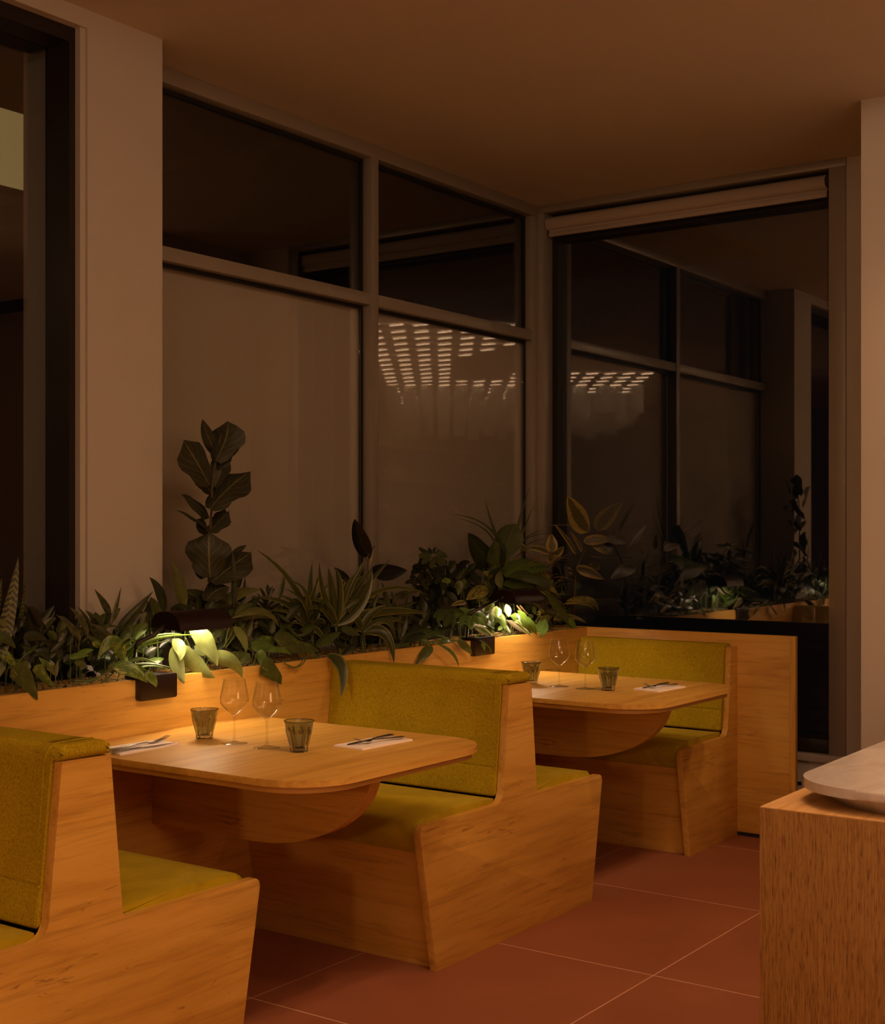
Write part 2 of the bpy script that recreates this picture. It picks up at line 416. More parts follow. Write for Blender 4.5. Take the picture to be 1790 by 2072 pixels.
# outside: a porch soffit and a neighbour with one lit window
ps = thing('porch_soffit', (6, 6, 3.9), 'pale underside of a porch roof seen through the upper panes', 'roof', kind='structure')
BX('soffit', 3.2, 10, 4.05, 4.75, 3.55, 3.6, M['dark_wall'], ps)
BX('soffit', 5.6, 10, 4.75, 8.0, 3.55, 3.6, M['dark_wall'], ps)
nb = thing('neighbouring_building', (6, 11, 0), 'dark building across the street with one lit window', 'building')
BX('wall', 2, 12, 11, 12, 0, 9, M['dark_wall'], nb)
fr = BX('window', 7.6, 9.35, 10.95, 11, 4.68, 5.51, M['alu_dark'], nb)
BX('pane', 7.65, 9.3, 10.93, 10.955, 4.73, 5.46, M['lit_window'], fr)

# ================================================================== PLANTER AND END SCREEN
YF, ZP = 3.374, .944
pl = thing('planter_box', (3.2, 3.6, 0), 'long maple planter box running behind the booths, full of plants', 'planter')
BX('front_board', .4, 6.018, YF, YF + .024, 0, ZP, M['wood_xt'], pl, .001)
BX('back_board', .4, 5.9495, 3.630, 3.652, .3, ZP - .01, M['wood_xt'], pl)
BX('end_board', 5.95, 6.018, YF + .0245, 3.652, .3, ZP, M['wood_xt'], pl)
bm = bmesh.new()
nx, ny = 140, 9
g = [[bm.verts.new((.42 + i * 5.52 / nx, YF + .025 + j * .225 / ny, .908 + .02 * noise.noise(Vector((i * .35, j * .7, 3))))) for j in range(ny + 1)] for i in range(nx + 1)]
for i in range(nx):
    for j in range(ny): bm.faces.new((g[i][j], g[i + 1][j], g[i + 1][j + 1], g[i][j + 1]))
so = obj('soil', bm, M['soil'], pl, True); so['kind'] = 'stuff'

es = thing('end_screen', (6.03, 2.8, 0), 'upright maple screen board standing behind the far booth seat, before the tall window', 'screen')
BX('board', 6.02, 6.048, 2.316, 3.85, .018, ZP + .002, M['wood_y'], es, .001)
BX('edge_strip', 6.02, 6.048, 2.288, 2.3155, .018, ZP + .002, M['wood_z'], es, .001)
BX('plinth', 6.024, 6.044, 2.30, 3.37, 0, .0175, M['black'], es)

# ================================================================== BOOTHS
YP = 2.569
def seat_profile(s, c):   # s = -1 front towards -X, +1 towards +X
    p = [(-.560, .388, .012), (-.601, .494, .045), (-.35, .505, .2), (-.122, .497, .008), (-.118, .388, .008)]
    q = [(c - s * x, z, r) for x, z, r in p]
    return fillet(q if s < 0 else q[::-1])
def puffed(name, prof, y0, y1, mat, parent, bev=.018):
    return PR(name, prof, 'Y', y0, y1, mat, parent, bev, 3)
def make_booth(c, label):
    t = thing('booth_bench', (c, 3.0, 0), label, 'bench', 'double sided booth benches along the planter')
    side = fillet([(c - .510, 0), (c - .606, .484, .028), (c - .115, .482, .04), (c - .0735, .888), (c + .075, .885), (c + .113, .480, .012), (c + .605, .480, .022), (c + .519, 0)])
    PR('side_panel', side, 'Y', YP, YP + .028, M['wood_x'], t, .0015)
    for s in (-1, 1):
        r = [(c + s * .477, 0), (c + s * .561, .42), (c + s * .541, .42), (c + s * .457, 0)]
        PR('riser', r if s > 0 else r[::-1], 'Y', YP + .028, YF - .001, M['wood_y'], t)
        k = BX('skirting', min(c + s * .480, c + s * .486), max(c + s * .480, c + s * .486), YP + .03, YF - .002, 0, .012, M['wood_edge'], t)
        puffed('seat_cushion', seat_profile(s, c), YP + .030, YF - .002, M['velvet'], t)
    # backrest: wrapped over the top, a seam at z .60 on both faces
    L = [(c - .122, .500, .01), (c - .111, .596, .004), (c - .107, .601), (c - .110, .606, .004), (c - .080, .895, .02), (c - .066, .925, .025)]
    R_ = [(2 * c - a[0],) + tuple(a[1:]) for a in L][::-1]
    bm = bmesh.new(); prism(bm, fillet(L + R_, 4), 'Y', YP + .031, YF - .002, .014, 3)
    cap = [(c - .076, .8885, .004), (c - .078, .905, .012), (c - .062, .925, .02), (c + .062, .925, .02), (c + .078, .905, .012), (c + .076, .8885, .004)]
    prism(bm, fillet(cap, 4), 'Y', YP + .003, YP + .1, .012, 3)
    b = auto(obj('backrest', bm, M['fabric'], t), 50)
    bm = bmesh.new()
    for sx in (-1, 1):
        tube(bm, [(c + sx * .1145, YP + .052, .52), (c + sx * .0835, YP + .052, .885), (c + sx * .074, YP + .050, .912), (c + sx * .058, YP + .048, .926), (c, YP + .048, .927)], .0016, 5)
    obj('piping', bm, M['fabric'], b)
    return t
mid = make_booth(4.102, 'middle double booth bench, its wooden end panel fully in view at the centre')
front = copy_tree(mid); front.location.x = 2.158
front['label'] = 'booth bench cut by the lower left corner, behind it the first table'
# the far half booth against the screen
fb = thing('booth_bench', (5.8, 3.0, 0), 'far single booth bench with its back against the maple screen', 'bench')
PR('side_panel', fillet([(5.503, 0), (5.414, .478, .028), (5.905, .478, .04), (5.946, .887), (6.019, .887), (6.019, 0)]), 'Y', YP, YP + .028, M['wood_x'], fb, .0015)
PR('riser', [(5.535, 0), (5.555, 0), (5.471, .42), (5.451, .42)], 'Y', YP + .028, YF - .001, M['wood_y'], fb)
BX('skirting', 5.529, 5.5345, YP + .03, YF - .002, 0, .012, M['wood_edge'], fb)
puffed('seat_cushion', seat_profile(-1, 6.013), YP + .030, YF - .002, M['velvet'], fb)
puffed('backrest', fillet([(5.893, .500, .01), (5.905, .592, .004), (5.909, .597), (5.906, .602, .004), (5.938, .885, .02), (5.960, .902, .012), (6.018, .900), (6.018, .50)], 4), YP + .031, YF - .002, M['fabric'], fb, .012)

# ================================================================== TABLES
ZT = .767
def make_table(c, label):
    t = thing('booth_table', (c, 2.9, 0), label, 'table', 'booth tables fixed to the planter')
    hw = .455
    top = fillet([(c - hw, 2.325, .19), (c + hw, 2.325, .19), (c + hw, YF - .001), (c - hw, YF - .001)], 14)
    PR('tabletop', top, 'Z', ZT - .019, ZT, M['wood_xt'], t, .0015)
    h2 = hw - .014
    PR('lower_layer', fillet([(c - h2, 2.339, .18), (c + h2, 2.339, .18), (c + h2, YF - .001), (c - h2, YF - .001)], 14), 'Z', ZT - .037, ZT - .0215, M['wood_edge'], t, .001)
    h3 = hw - .03
    PR('shadow_gap', fillet([(c - h3, 2.36, .17), (c + h3, 2.36, .17), (c + h3, YF - .002), (c - h3, YF - .002)], 14), 'Z', ZT - .0216, ZT - .0189, M['wood_edge'], t)
    prof = [(YF - .001, ZT - .038), (YF - .001, .468)]
    yo, yi = 2.455, 2.93
    prof += [(yi - (yi - yo) * math.sin(a), .468 + (ZT - .038 - .468) * (1 - math.cos(a))) for a in [k * (PI / 2) / 16 for k in range(17)]]
    PR('support', prof, 'X', c - .035, c + .015, M['wood_y'], t, .0012)
    return t
t1 = make_table(3.14, 'nearer wooden booth table, between the front and middle benches')
t2 = copy_tree(t1); t2.location.x = 5.075; t2['label'] = 'farther wooden booth table, partly hidden by the middle bench'

# ------------------------------------------------------------------ glasses
def facet(r, z, th):
    if z > .074: return r * 1.0
    k = 1 if z < .060 else (.074 - z) / .014
    a = 2 * PI / 9; q = (th % a) - a / 2
    return r * (1 - k) + k * r * (math.cos(a / 2) / math.cos(q)) ** 1.7
def make_tumbler(loc, label, rz):
    t = thing('tumbler', loc, label, 'glass', 'smoked tumblers on the tables', rz=rz)
    bm = bmesh.new()
    out = [(.0275, .012), (.0305, .024), (.0345, .040), (.0385, .054), (.0405, .062), (.0415, .068), (.0415, .074), (.0425, .084), (.0455, .0925)]
    inn = [(.0432, .0925), (.0400, .083), (.0375, .068), (.0340, .052), (.0290, .032), (.0255, .0135)]
    lathe(bm, out + inn, 54, lambda r, z, th: facet(r, z, th) if (r, z) in out else r)
    auto(obj('body', bm, M['smoke'], t, local=True), 25)
    bm = bmesh.new(); lathe(bm, [(0, 0), (.0255, 0), (.0273, .002), (.0278, .0118), (.0252, .0132), (0, .0105)], 54, lambda r, z, th: facet(r, z, th))
    auto(obj('glass_base', bm, M['smoke_base'], t, local=True), 25)
    bm = bmesh.new(); lathe(bm, [(.0456, .0920), (.0462, .0932), (.0452, .0942), (.0436, .0938), (.0431, .0925)], 54)
    obj('rim', bm, M['smoke_base'], t, True, local=True)
    return t
tum = make_tumbler((3.109, 3.135, ZT), 'smoked tumbler on the nearer table, beside the planter wall', .2)
for loc, rz, lab in (((3.086, 2.715, ZT), .9, 'smoked tumbler on the nearer table, right of the two wine glasses'),
                     ((5.046, 3.104, ZT), .5, 'smoked tumbler on the farther table, half behind the bench end'),
                     ((5.012, 2.708, ZT), 1.3, 'smoked tumbler on the farther table, between wine glasses and napkin')):
    c = copy_tree(tum); c.location = loc; c.rotation_euler.z = rz; c['label'] = lab
def make_wine(loc, label):
    t = thing('wine_glass', loc, label, 'glass', 'wine glasses on the tables')
    bm = bmesh.new()
    lathe(bm, [(.0045, .0885), (.0125, .0935), (.0245, .103), (.0370, .1165), (.0435, .1265), (.0452, .1345), (.0443, .1450), (.0412, .1620), (.0372, .1810), (.0334, .2000)], 48)
    obj('bowl', bm, M['clear'], t, True, local=True)
    bm = bmesh.new(); lathe(bm, [(.0331, .1994), (.0338, .1999), (.0338, .2006), (.0331, .2010), (.0325, .2004), (.0331, .1994)], 40)
    obj('rim', bm, M['solid_glass'], t, True, local=True)
    bm = bmesh.new(); lathe(bm, [(0, .0925), (.009, .0915), (.0105, .0900), (.0062, .0855), (.0043, .079), (.0037, .060), (.0037, .025), (.0048, .011), (.0085, .0062)], 20)
    obj('stem', bm, M['solid_glass'], t, True, local=True)
    bm = bmesh.new(); lathe(bm, [(0, .0075), (.0085, .0062), (.020, .0030), (.0405, .0016), (.0415, .0008), (.0410, .0), (0, .0)], 44)
    obj('foot', bm, M['solid_glass'], t, True, local=True)
    return t
wg = make_wine((3.090, 2.986, ZT), 'empty wine glass on the nearer table, the one next to the planter-side tumbler')
for loc, lab in (((3.084, 2.844, ZT), 'empty wine glass on the nearer table, the one towards the aisle'),
                 ((5.018, 2.948, ZT), 'empty wine glass on the farther table, nearer the planter'),
                 ((5.003, 2.813, ZT), 'empty wine glass on the farther table, against the far green backrest')):
    c = copy_tree(wg); c.location = loc; c['label'] = lab

# ------------------------------------------------------------------ napkins and cutlery
def quad_slab(name, pts, z0, z1, parent=None, mat=None):
    bm = bmesh.new(); P = [Vector((a, b)) for a, b in pts]
    n = 8; lo, hi = [], []
    def grid(z, amp):
        g = []
        for i in range(n + 1):
            row = []
            for j in range(n + 1):
                u, v = i / n, j / n
                q = P[0] * (1 - u) * (1 - v) + P[1] * u * (1 - v) + P[2] * u * v + P[3] * (1 - u) * v
                row.append(bm.verts.new((q.x, q.y, z + amp * (.4 + noise.noise(Vector((q.x * 9, q.y * 9, z * 40)))))))
            g.append(row)
        return g
    A = grid(z0, 0); B = grid(z1, .0018)
    for i in range(n):
        for j in range(n):
            bm.faces.new((A[i][j], A[i][j + 1], A[i + 1][j + 1], A[i + 1][j])); bm.faces.new((B[i][j], B[i + 1][j], B[i + 1][j + 1], B[i][j + 1]))
    ed = [(i, 0) for i in range(n)] + [(n, j) for j in range(n)] + [(i, n) for i in range(n, 0, -1)] + [(0, j) for j in range(n, 0, -1)]
    for k in range(len(ed)):
        a, b = ed[k], ed[(k + 1) % len(ed)]
        bm.faces.new((A[a[0]][a[1]], A[b[0]][b[1]], B[b[0]][b[1]], B[a[0]][a[1]]))
    bmesh.ops.recalc_face_normals(bm, faces=bm.faces)
    return obj(name, bm, mat or M['napkin'], parent)
def shrink(pts, k):
    c = Vector((sum(p[0] for p in pts) / 4, sum(p[1] for p in pts) / 4)); return [tuple(c + (Vector(p) - c) * k) for p in pts]
def napkin(pts, label):
    c = (sum(p[0] for p in pts) / 4, sum(p[1] for p in pts) / 4, ZT)
    t = thing('napkin', c, label, 'napkin', 'folded paper napkins')
    quad_slab('lower_fold', pts, ZT + .0003, ZT + .0022, t)
    up = [tuple(Vector(p) + Vector((.004, .003))) for p in shrink(pts, .985)]
    quad_slab('upper_fold', up, ZT + .0028, ZT + .0045, t)
ZN = ZT + .0072
def loft(bm, secs):
    """secs: list of (point, side vector, half width, half thickness)"""
    rings = []
    for p, s, hw, ht in secs:
        p = Vector(p); s = Vector(s)
        rings.append([bm.verts.new(p + s * hw * a + UP * ht * b) for a, b in ((-1, -.4), (-.6, -1), (.6, -1), (1, -.4), (1, .4), (.6, 1), (-.6, 1), (-1, .4))])
    for a, b in zip(rings, rings[1:]):
        for k in range(8): bm.faces.new((a[k], a[(k + 1) % 8], b[(k + 1) % 8], b[k]))
    bm.faces.new(rings[0][::-1]); bm.faces.new(rings[-1])
    bmesh.ops.recalc_face_normals(bm, faces=bm.faces)
def fork(a, b, z, label):
    """a = end of the handle, b = tip of the tines"""
    A = Vector((*a, z)); B = Vector((*b, z)); d = (B - A); d.z = 0; Lh = d.length; d.normalize(); s = Vector((-d.y, d.x, 0))
    t = thing('fork', A, label, 'fork', 'forks on the napkins')
    q = lambda u, dz: A + d * (Lh * u) + UP * dz
    bm = bmesh.new()
    loft(bm, [(q(0, .000), s, .006, .0014), (q(.05, .0005), s, .0085, .0018), (q(.25, .001), s, .0055, .0020), (q(.55, .004), s, .0027, .0019), (q(.66, .0045), s, .0032, .0018)])
    auto(obj('handle', bm, M['steel'], t))
    bm = bmesh.new()
    loft(bm, [(q(.66, .0045), s, .0032, .0015), (q(.71, .002), s, .0100, .0011), (q(.76, .0015), s, .0112, .0010), (q(.79, .002), s, .0112, .0010)])
    auto(obj('fork_head', bm, M['steel'], t))
    for k in (-1.5, -.5, .5, 1.5):
        bm = bmesh.new(); o = s * (k * .0062)
        loft(bm, [(q(.785, .002) + o, s, .0017, .001), (q(.9, .0075) + o, s, .0014, .0009), (q(1, .016) + o * .95, s, .0006, .0006)])
        obj('tine', bm, M['steel'], t)
def knife(a, b, z, label):
    A = Vector((*a, z)); B = Vector((*b, z)); d = (B - A); Lh = d.length; d.normalize(); s = Vector((-d.y, d.x, 0))
    t = thing('table_knife', A, label, 'knife', 'knives on the napkins')
    q = lambda u: A + d * (Lh * u)
    bm = bmesh.new(); loft(bm, [(q(0) + UP * .001, s, .006, .002), (q(.04) + UP * .001, s, .0080, .0036), (q(.3) + UP * .001, s, .0060, .0036), (q(.43) + UP * .0005, s, .0045, .0026)])
    auto(obj('handle', bm, M['steel'], t))
    bm = bmesh.new(); loft(bm, [(q(.43), s, .0045, .0016), (q(.47), s, .0092, .0010), (q(.75), s, .0098, .0008), (q(.93) + s * .002, s, .0070, .0007), (q(1) + s * .006, s, .0010, .0005)])
    auto(obj('blade', bm, M['steel'], t))
napkin([(2.765, 3.228), (2.972, 3.215), (2.965, 3.098), (2.719, 3.091)], 'white paper napkin on the nearer table, by the planter-side corner of the front bench')
fork((2.735, 3.172), (2.982, 3.165), ZN, 'fork on the napkin beside the front bench')
knife((2.722, 3.128), (2.972, 3.112), ZN, 'knife lying on the napkin beside the front bench')
napkin([(3.216, 2.690), (3.464, 2.682), (3.452, 2.562), (3.209, 2.570)], 'white paper napkin on the nearer table, by its rounded aisle corner')
knife((3.478, 2.662), (3.232, 2.655), ZN, 'knife on the napkin by the rounded aisle corner of the nearer table')
fork((3.448, 2.596), (3.246, 2.630), ZN + .004, 'fork laid over the knife by the aisle corner of the nearer table')
napkin([(5.087, 2.632), (5.325, 2.622), (5.296, 2.492), (5.060, 2.505)], 'pinkish white paper napkin on the farther table')
knife((5.352, 2.600), (5.120, 2.612), ZN, 'knife on the napkin of the farther table')
fork((5.303, 2.535), (5.108, 2.590), ZN + .004, 'fork laid over the knife on the farther table')

# ------------------------------------------------------------------ piano lamps clipped to the planter
def make_lamp(x, off, label):
    t = thing('clip_lamp', (x, 3.37, ZP), label, 'lamp', 'burgundy lamps clipped to the planter')
    bm = bmesh.new()
    prism(bm, fillet([(x - .108, .876, .008), (x + .056, .876, .008), (x + .056, .957, .008), (x - .108, .957, .008)], 4), 'Y', 3.350, 3.373, .002)
    box(bm, x - .105, x + .053, 3.352, 3.425, ZP + .0005, .9565); auto(obj('bracket', bm, M['burgundy'], t))
    # ribbed flexible stem, then a straight arm to the shade
    bm = bmesh.new(); p0 = Vector((x - .088, 3.405, .955)); p1 = Vector((x - .080, 3.402, 1.045)); n = 56
    tube(bm, [p0.lerp(p1, k / n) for k in range(n + 1)], [.0048 + .0014 * (k % 2) for k in range(n + 1)], 10)
    obj('flexible_stem', bm, M['burgundy'], t, False)
    bm = bmesh.new(); tube(bm, [p1, p1 + Vector((.006, -.002, .018)), Vector((x - .030, 3.372, 1.085)), Vector((x + off + .03, 3.36, 1.138))], .0075, 10)
    obj('arm', bm, M['burgundy'], t, True)
    # shade: half round trough, open below
    x0, x1 = x + off, x + off + .245
    arc = [(3.285, 1.099), (3.288, 1.119), (3.300, 1.140), (3.322, 1.156), (3.350, 1.163), (3.385, 1.161), (3.410, 1.149), (3.424, 1.130), (3.426, 1.107)]
    bm = bmesh.new(); th = .0022
    c = Vector((3.356, 1.112)); inn = [tuple(c + (Vector(p) - c) * .965) for p in arc]
    prism(bm, arc + inn[::-1], 'X', x0, x1)
    sh = auto(obj('shade', bm, M['burgundy'], t), 50)
    for xa, xb in ((x0, x0 + .003), (x1 - .003, x1)):
        bm = bmesh.new(); prism(bm, [tuple(c + (Vector(p) - c) * .962) for p in arc], 'X', xa, xb); obj('end_cap', bm, M['burgundy'], sh)
    BX('light_bar', x0 + .02, x1 - .02, 3.335, 3.378, 1.130, 1.136, M['lamp_glow'], sh)
    BX('lamp_housing', x0 + .01, x1 - .01, 3.330, 3.383, 1.1365, 1.158, M['burgundy_in'], sh)
    return t
lm = make_lamp(3.140, .008, 'burgundy clip-on lamp at the planter edge above the nearer table')
make_lamp(5.078, .130, 'burgundy clip-on lamp at the planter edge above the farther table')

# ================================================================== COUNTER
ct = thing('service_counter', (3.6, .7, 0), 'oak clad counter end at the lower right corner', 'counter')
xa, ya, z0 = 2.58, 1.055, .88
BX('body', xa, 5.55, .12, ya, 0, z0 - .002, M['oak'], ct, .002)
BX('top_board', xa + .001, 5.55, .12, ya - .001, z0 - .0019, z0, M['oak_top'], ct)
sl = thing('stone_worktop', (3.6, .7, z0), 'pale rounded marble slab on a tapered base, lying on the oak counter', 'worktop')
PR('slab', fillet([(2.60, .13), (5.5, .13), (5.5, 1.018), (2.60, 1.018, .15)], 14), 'Z', .911, .930, M['stone'], sl, .006)
bm = bmesh.new()
lo = fillet([(2.642, .16), (5.45, .16), (5.45, .985), (2.642, .985, .19)], 14); hi = fillet([(2.618, .15), (5.47, .15), (5.47, 1.002), (2.618, 1.002, .16)], 14)
A = [bm.verts.new((*p, z0 + .0005)) for p in lo]; B = [bm.verts.new((*p, .9108)) for p in hi]; n = len(A)
for i in range(n): bm.faces.new((A[i], A[(i + 1) % n], B[(i + 1) % n], B[i]))
bm.faces.new(A); bm.faces.new(B[::-1]); bmesh.ops.recalc_face_normals(bm, faces=bm.faces)
auto(obj('tapered_base', bm, M['stone'], sl), 50)

# ================================================================== BAR BEHIND THE CAMERA (seen mirrored in the panes)
fn = thing('baffle_ceiling', (1.5, -.5, 3.19), 'ceiling of short light strips and hung pale baffles over the bar, seen mirrored in the windows', 'light')
FN = Vector((1.5, -.5, 3.19)); fp = lp = None
def fin_part(proto, name, loc, bxs, mat):
    if proto is None:
        bm = bmesh.new(); box(bm, *bxs); proto = obj(name, bm, mat, fn, local=True); c = proto
    else: c = proto.copy(); COL.objects.link(c)
    c.location = loc - FN; return proto
for i in range(-1, 14):
    for j in range(20):
        P = Vector((3.77, .82, 3.19)) + Vector((-.578, .816, 0)) * (.206 * i) - FW * (.40 * j)
        if P.x * .8158 + P.y * .5783 > 3.95 or P.y > 2.4: continue
        if j > 10: pass
        elif (i < 3 or (i < 6 and j < 9 - i) or (i > 5 and j > 8)): lp = fin_part(lp, 'light_strip', P, (-.008, .008, -.070, .070, -.014, -.002), M['led'])
        if j > 10:
            lp = fin_part(lp, 'light_strip', P + FW * .02, (-.008, .008, -.070, .070, -.014, -.002), M['led'])
            fp = fin_part(fp, 'baffle', P + Vector((0, 0, -.05 * ((i * 2 + j) % 4))), (-.009, .009, -.087, .087, -.33, .0), M['white_wall'])
for z, lab in ((.95, 'lowest'), (1.65, 'second lowest'), (2.15, 'second highest'), (2.62, 'topmost')):
    bm = bmesh.new(); box(bm, -5.6, .6, YB + .001, -3.85, z, z + .03)
    tag(obj('wall_shelf', bm, M['wood_xt']), lab + ' wooden wall shelf of the bar, seen mirrored in the windows', 'shelf', 'wall shelves of the bar')
M['bottle'] = plain('bottle_glass', (.05, .07, .03), .12)
M['label_paper'] = plain('cream_label', (.7, .62, .5), .7)
bt = None
for z, row in ((2.1805, 'upper'), (1.6805, 'lower')):
    for k in range(26):
        loc = (-5.2 + k * .22, -4.0, z)
        if abs(loc[0] + 2.48) < .06: continue
        if bt is None:
            bt = thing('bottle', loc, 'dark wine bottle with a cream label in the upper row on the bar shelving', 'bottle', 'bottles on the upper bar shelf')
            bm = bmesh.new(); lathe(bm, [(0, 0), (.037, 0), (.038, .01), (.038, .18), (.03, .21), (.014, .235), (.014, .30), (0, .30)], 12); obj('body', bm, M['bottle'], bt, True, local=True)
            bm = bmesh.new(); lathe(bm, [(.0384, .05), (.0384, .13)], 12); obj('paper_label', bm, M['label_paper'], bt, True, local=True)
        else:
            c = copy_tree(bt); c.location = loc; c['label'] = 'dark wine bottle with a cream label in the %s row on the bar shelving' % row; c['group'] = 'bottles on the %s bar shelf' % row
# ================================================================== PLANTS
def leafmat(name, base, vein=None, alt=None, mode='plain', vs=(0, 0), rough=.32, trans=.18, thr=.5):
    """leaf surface; u runs across the blade, v from stalk to tip"""
    m, nt, N, L, b = newmat(name); out = N['Material Output']
    uv = N.new('ShaderNodeTexCoord').outputs['UV']; sp = N.new('ShaderNodeSeparateXYZ'); L.new(uv, sp.inputs[0])
    def mth(op, a, c=None):
        n = N.new('ShaderNodeMath'); n.operation = op
        for i, v in enumerate((a, c)):
            if v is None: continue
            if hasattr(v, 'links'): L.new(v, n.inputs[i])
            else: n.inputs[i].default_value = v
        return n.outputs[0]
    ab = mth('ABSOLUTE', mth('SUBTRACT', sp.outputs[0], .5))
    ob = mapped(N, L, (1, 1, 1)); nz = noise_tex(N, L, ob, 28, 3, .6)
    r0 = ramp(N, [(.3, tuple(c * 1.05 for c in base)), (.7, tuple(c * 1.6 for c in base))]); L.new(nz, r0.inputs[0]); c = r0.outputs[0]
    def step(v, lo, hi, inv=False):
        n = N.new('ShaderNodeMapRange'); n.inputs[1].default_value = lo; n.inputs[2].default_value = hi
        if inv: n.inputs[3].default_value = 1; n.inputs[4].default_value = 0
        L.new(v, n.inputs[0]); return n.outputs[0]
    if mode == 'edge':
        n2 = noise_tex(N, L, ob, 45, 3, .6); f = step(mth('ADD', ab, mth('MULTIPLY', n2, .34)), thr, thr + .03); c = mixc(N, L, f, c, alt)
    if mode == 'blotch':
        mp = N.new('ShaderNodeMapping'); mp.inputs['Scale'].default_value = (5, 1.5, 1); mp.inputs['Rotation'].default_value = (0, 0, .3); L.new(uv, mp.inputs[0])
        n2 = noise_tex(N, L, mp.outputs[0], 2.2, 5, .7, .8); n2 = mth('ADD', mth('MULTIPLY', n2, .7), mth('MULTIPLY', noise_tex(N, L, ob, 55, 3, .7), .3))
        f = step(n2, thr, thr + .04); c = mixc(N, L, f, c, alt)
    if mode == 'stripe':
        w = N.new('ShaderNodeMath'); w.operation = 'SINE'; L.new(mth('MULTIPLY', ab, 38), w.inputs[0])
        f = mixc(N, L, .0, step(w.outputs[0], .35, .6), (0, 0, 0)); f2 = step(ab, .34, .38)
        c = mixc(N, L, mth('MAXIMUM', mth('MULTIPLY', step(w.outputs[0], .5, .8), .30), mth('MULTIPLY', f2, .85)), c, alt)
    if mode == 'bands':
        n2 = noise_tex(N, L, uv, 9, 2); w = mth('SINE', mth('ADD', mth('MULTIPLY', sp.outputs[1], 120), mth('ADD', mth('MULTIPLY', n2, 9), mth('MULTIPLY', ab, 9))))
        c = mixc(N, L, step(w, -.1, .35), c, alt)
    if vein:
        k, sl = vs
        f = step(ab, .012, .03, True)
        if k:
            w = mth('SINE', mth('MULTIPLY', mth('SUBTRACT', sp.outputs[1], mth('MULTIPLY', ab, sl)), k * 6.283)); f = mth('MAXIMUM', f, mth('MULTIPLY', step(w, .955, .992), .6))
        c = mixc(N, L, f, c, vein)
    L.new(c, b.inputs['Base Color']); b.inputs['Roughness'].default_value = rough; b.inputs['Specular IOR Level'].default_value = .45
    tr = N.new('ShaderNodeBsdfTranslucent'); L.new(c, tr.inputs[0]); mx = N.new('ShaderNodeMixShader'); mx.inputs[0].default_value = trans
    L.new(b.outputs[0], mx.inputs[1]); L.new(tr.outputs[0], mx.inputs[2]); L.new(mx.outputs[0], out.inputs[0]); return m
LM = dict(
    fig=leafmat('fig_leaf', (.020, .023, .009), (.16, .15, .06), vs=(5, 1.0), rough=.5),
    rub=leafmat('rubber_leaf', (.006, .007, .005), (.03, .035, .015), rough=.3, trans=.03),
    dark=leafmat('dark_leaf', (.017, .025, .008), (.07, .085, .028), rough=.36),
    drk2=leafmat('deep_green_leaf', (.045, .065, .016), (.10, .13, .04), vs=(8, 1), rough=.4),
    mid=leafmat('green_leaf', (.075, .130, .024), (.15, .21, .06), vs=(9, .8)),
    bright=leafmat('fresh_leaf', (.085, .15, .02), (.16, .22, .06), rough=.35),
    pale=leafmat('pale_leaf', (.15, .19, .055), (.24, .28, .10), vs=(6, .8), rough=.42, trans=.25),
    olive=leafmat('olive_leaf', (.095, .105, .030), (.15, .15, .05), vs=(6, .8)),
    poth=leafmat('pothos_leaf', (.07, .125, .022), None, (.42, .46, .10), 'blotch', thr=.53),
    poth2=leafmat('pothos_dark_leaf', (.055, .075, .018), None, (.26, .27, .06), 'blotch', thr=.56),
    drac=leafmat('dracaena_leaf', (.028, .040, .011), None, (.21, .22, .065), 'stripe'),
    agla=leafmat('striped_leaf', (.030, .038, .014), None, (.12, .12, .045), 'blotch', thr=.50),
    var=leafmat('variegated_leaf', (.085, .085, .035), (.13, .12, .05), (.40, .32, .10), 'edge', thr=.41),
    cream=leafmat('cream_leaf', (.09, .17, .025), None, (.50, .48, .25), 'edge', thr=.34, trans=.3),
    white=leafmat('white_leaf', (.22, .20, .13), None, rough=.5, trans=.3),
    snake=leafmat('snake_leaf', (.018, .024, .010), None, (.17, .17, .035), 'bands'),
    straw=leafmat('straw_leaf', (.20, .145, .06), None),
    grass=leafmat('grass_leaf', (.055, .070, .020), None),
    mott=leafmat('mottled_leaf', (.045, .055, .018), None, (.32, .29, .06), 'blotch', thr=.47))
def prof(shape, t):
    s = math.sin
    if shape == 'lance': return s(PI * t ** .85) ** .8 * (1 - .15 * t)
    if shape == 'ovate': return s(PI * t ** .68) ** .75
    if shape == 'obov': return (s(PI * t ** 1.45)) ** .62
    if shape == 'fig': return min(1, (s(PI * min(1, t * .93 + .05) ** 1.25)) ** .5 * (1 - .22 * math.exp(-((t - .36) / .12) ** 2))) * (1 if t < .80 else max(0, (1 - t) / .20) ** .75)
    if shape == 'heart': return (max(0, (1 - t)) ** .62) * min(1, (t * 5.5 + .35)) * 1.08
    if shape == 'strap': return min(1, .35 + t * 3.2) * (1 - t ** 2.6) ** .9
    if shape == 'blade': return min(1, .45 + t * 2) * (1 - t) ** .75
    return s(PI * t)
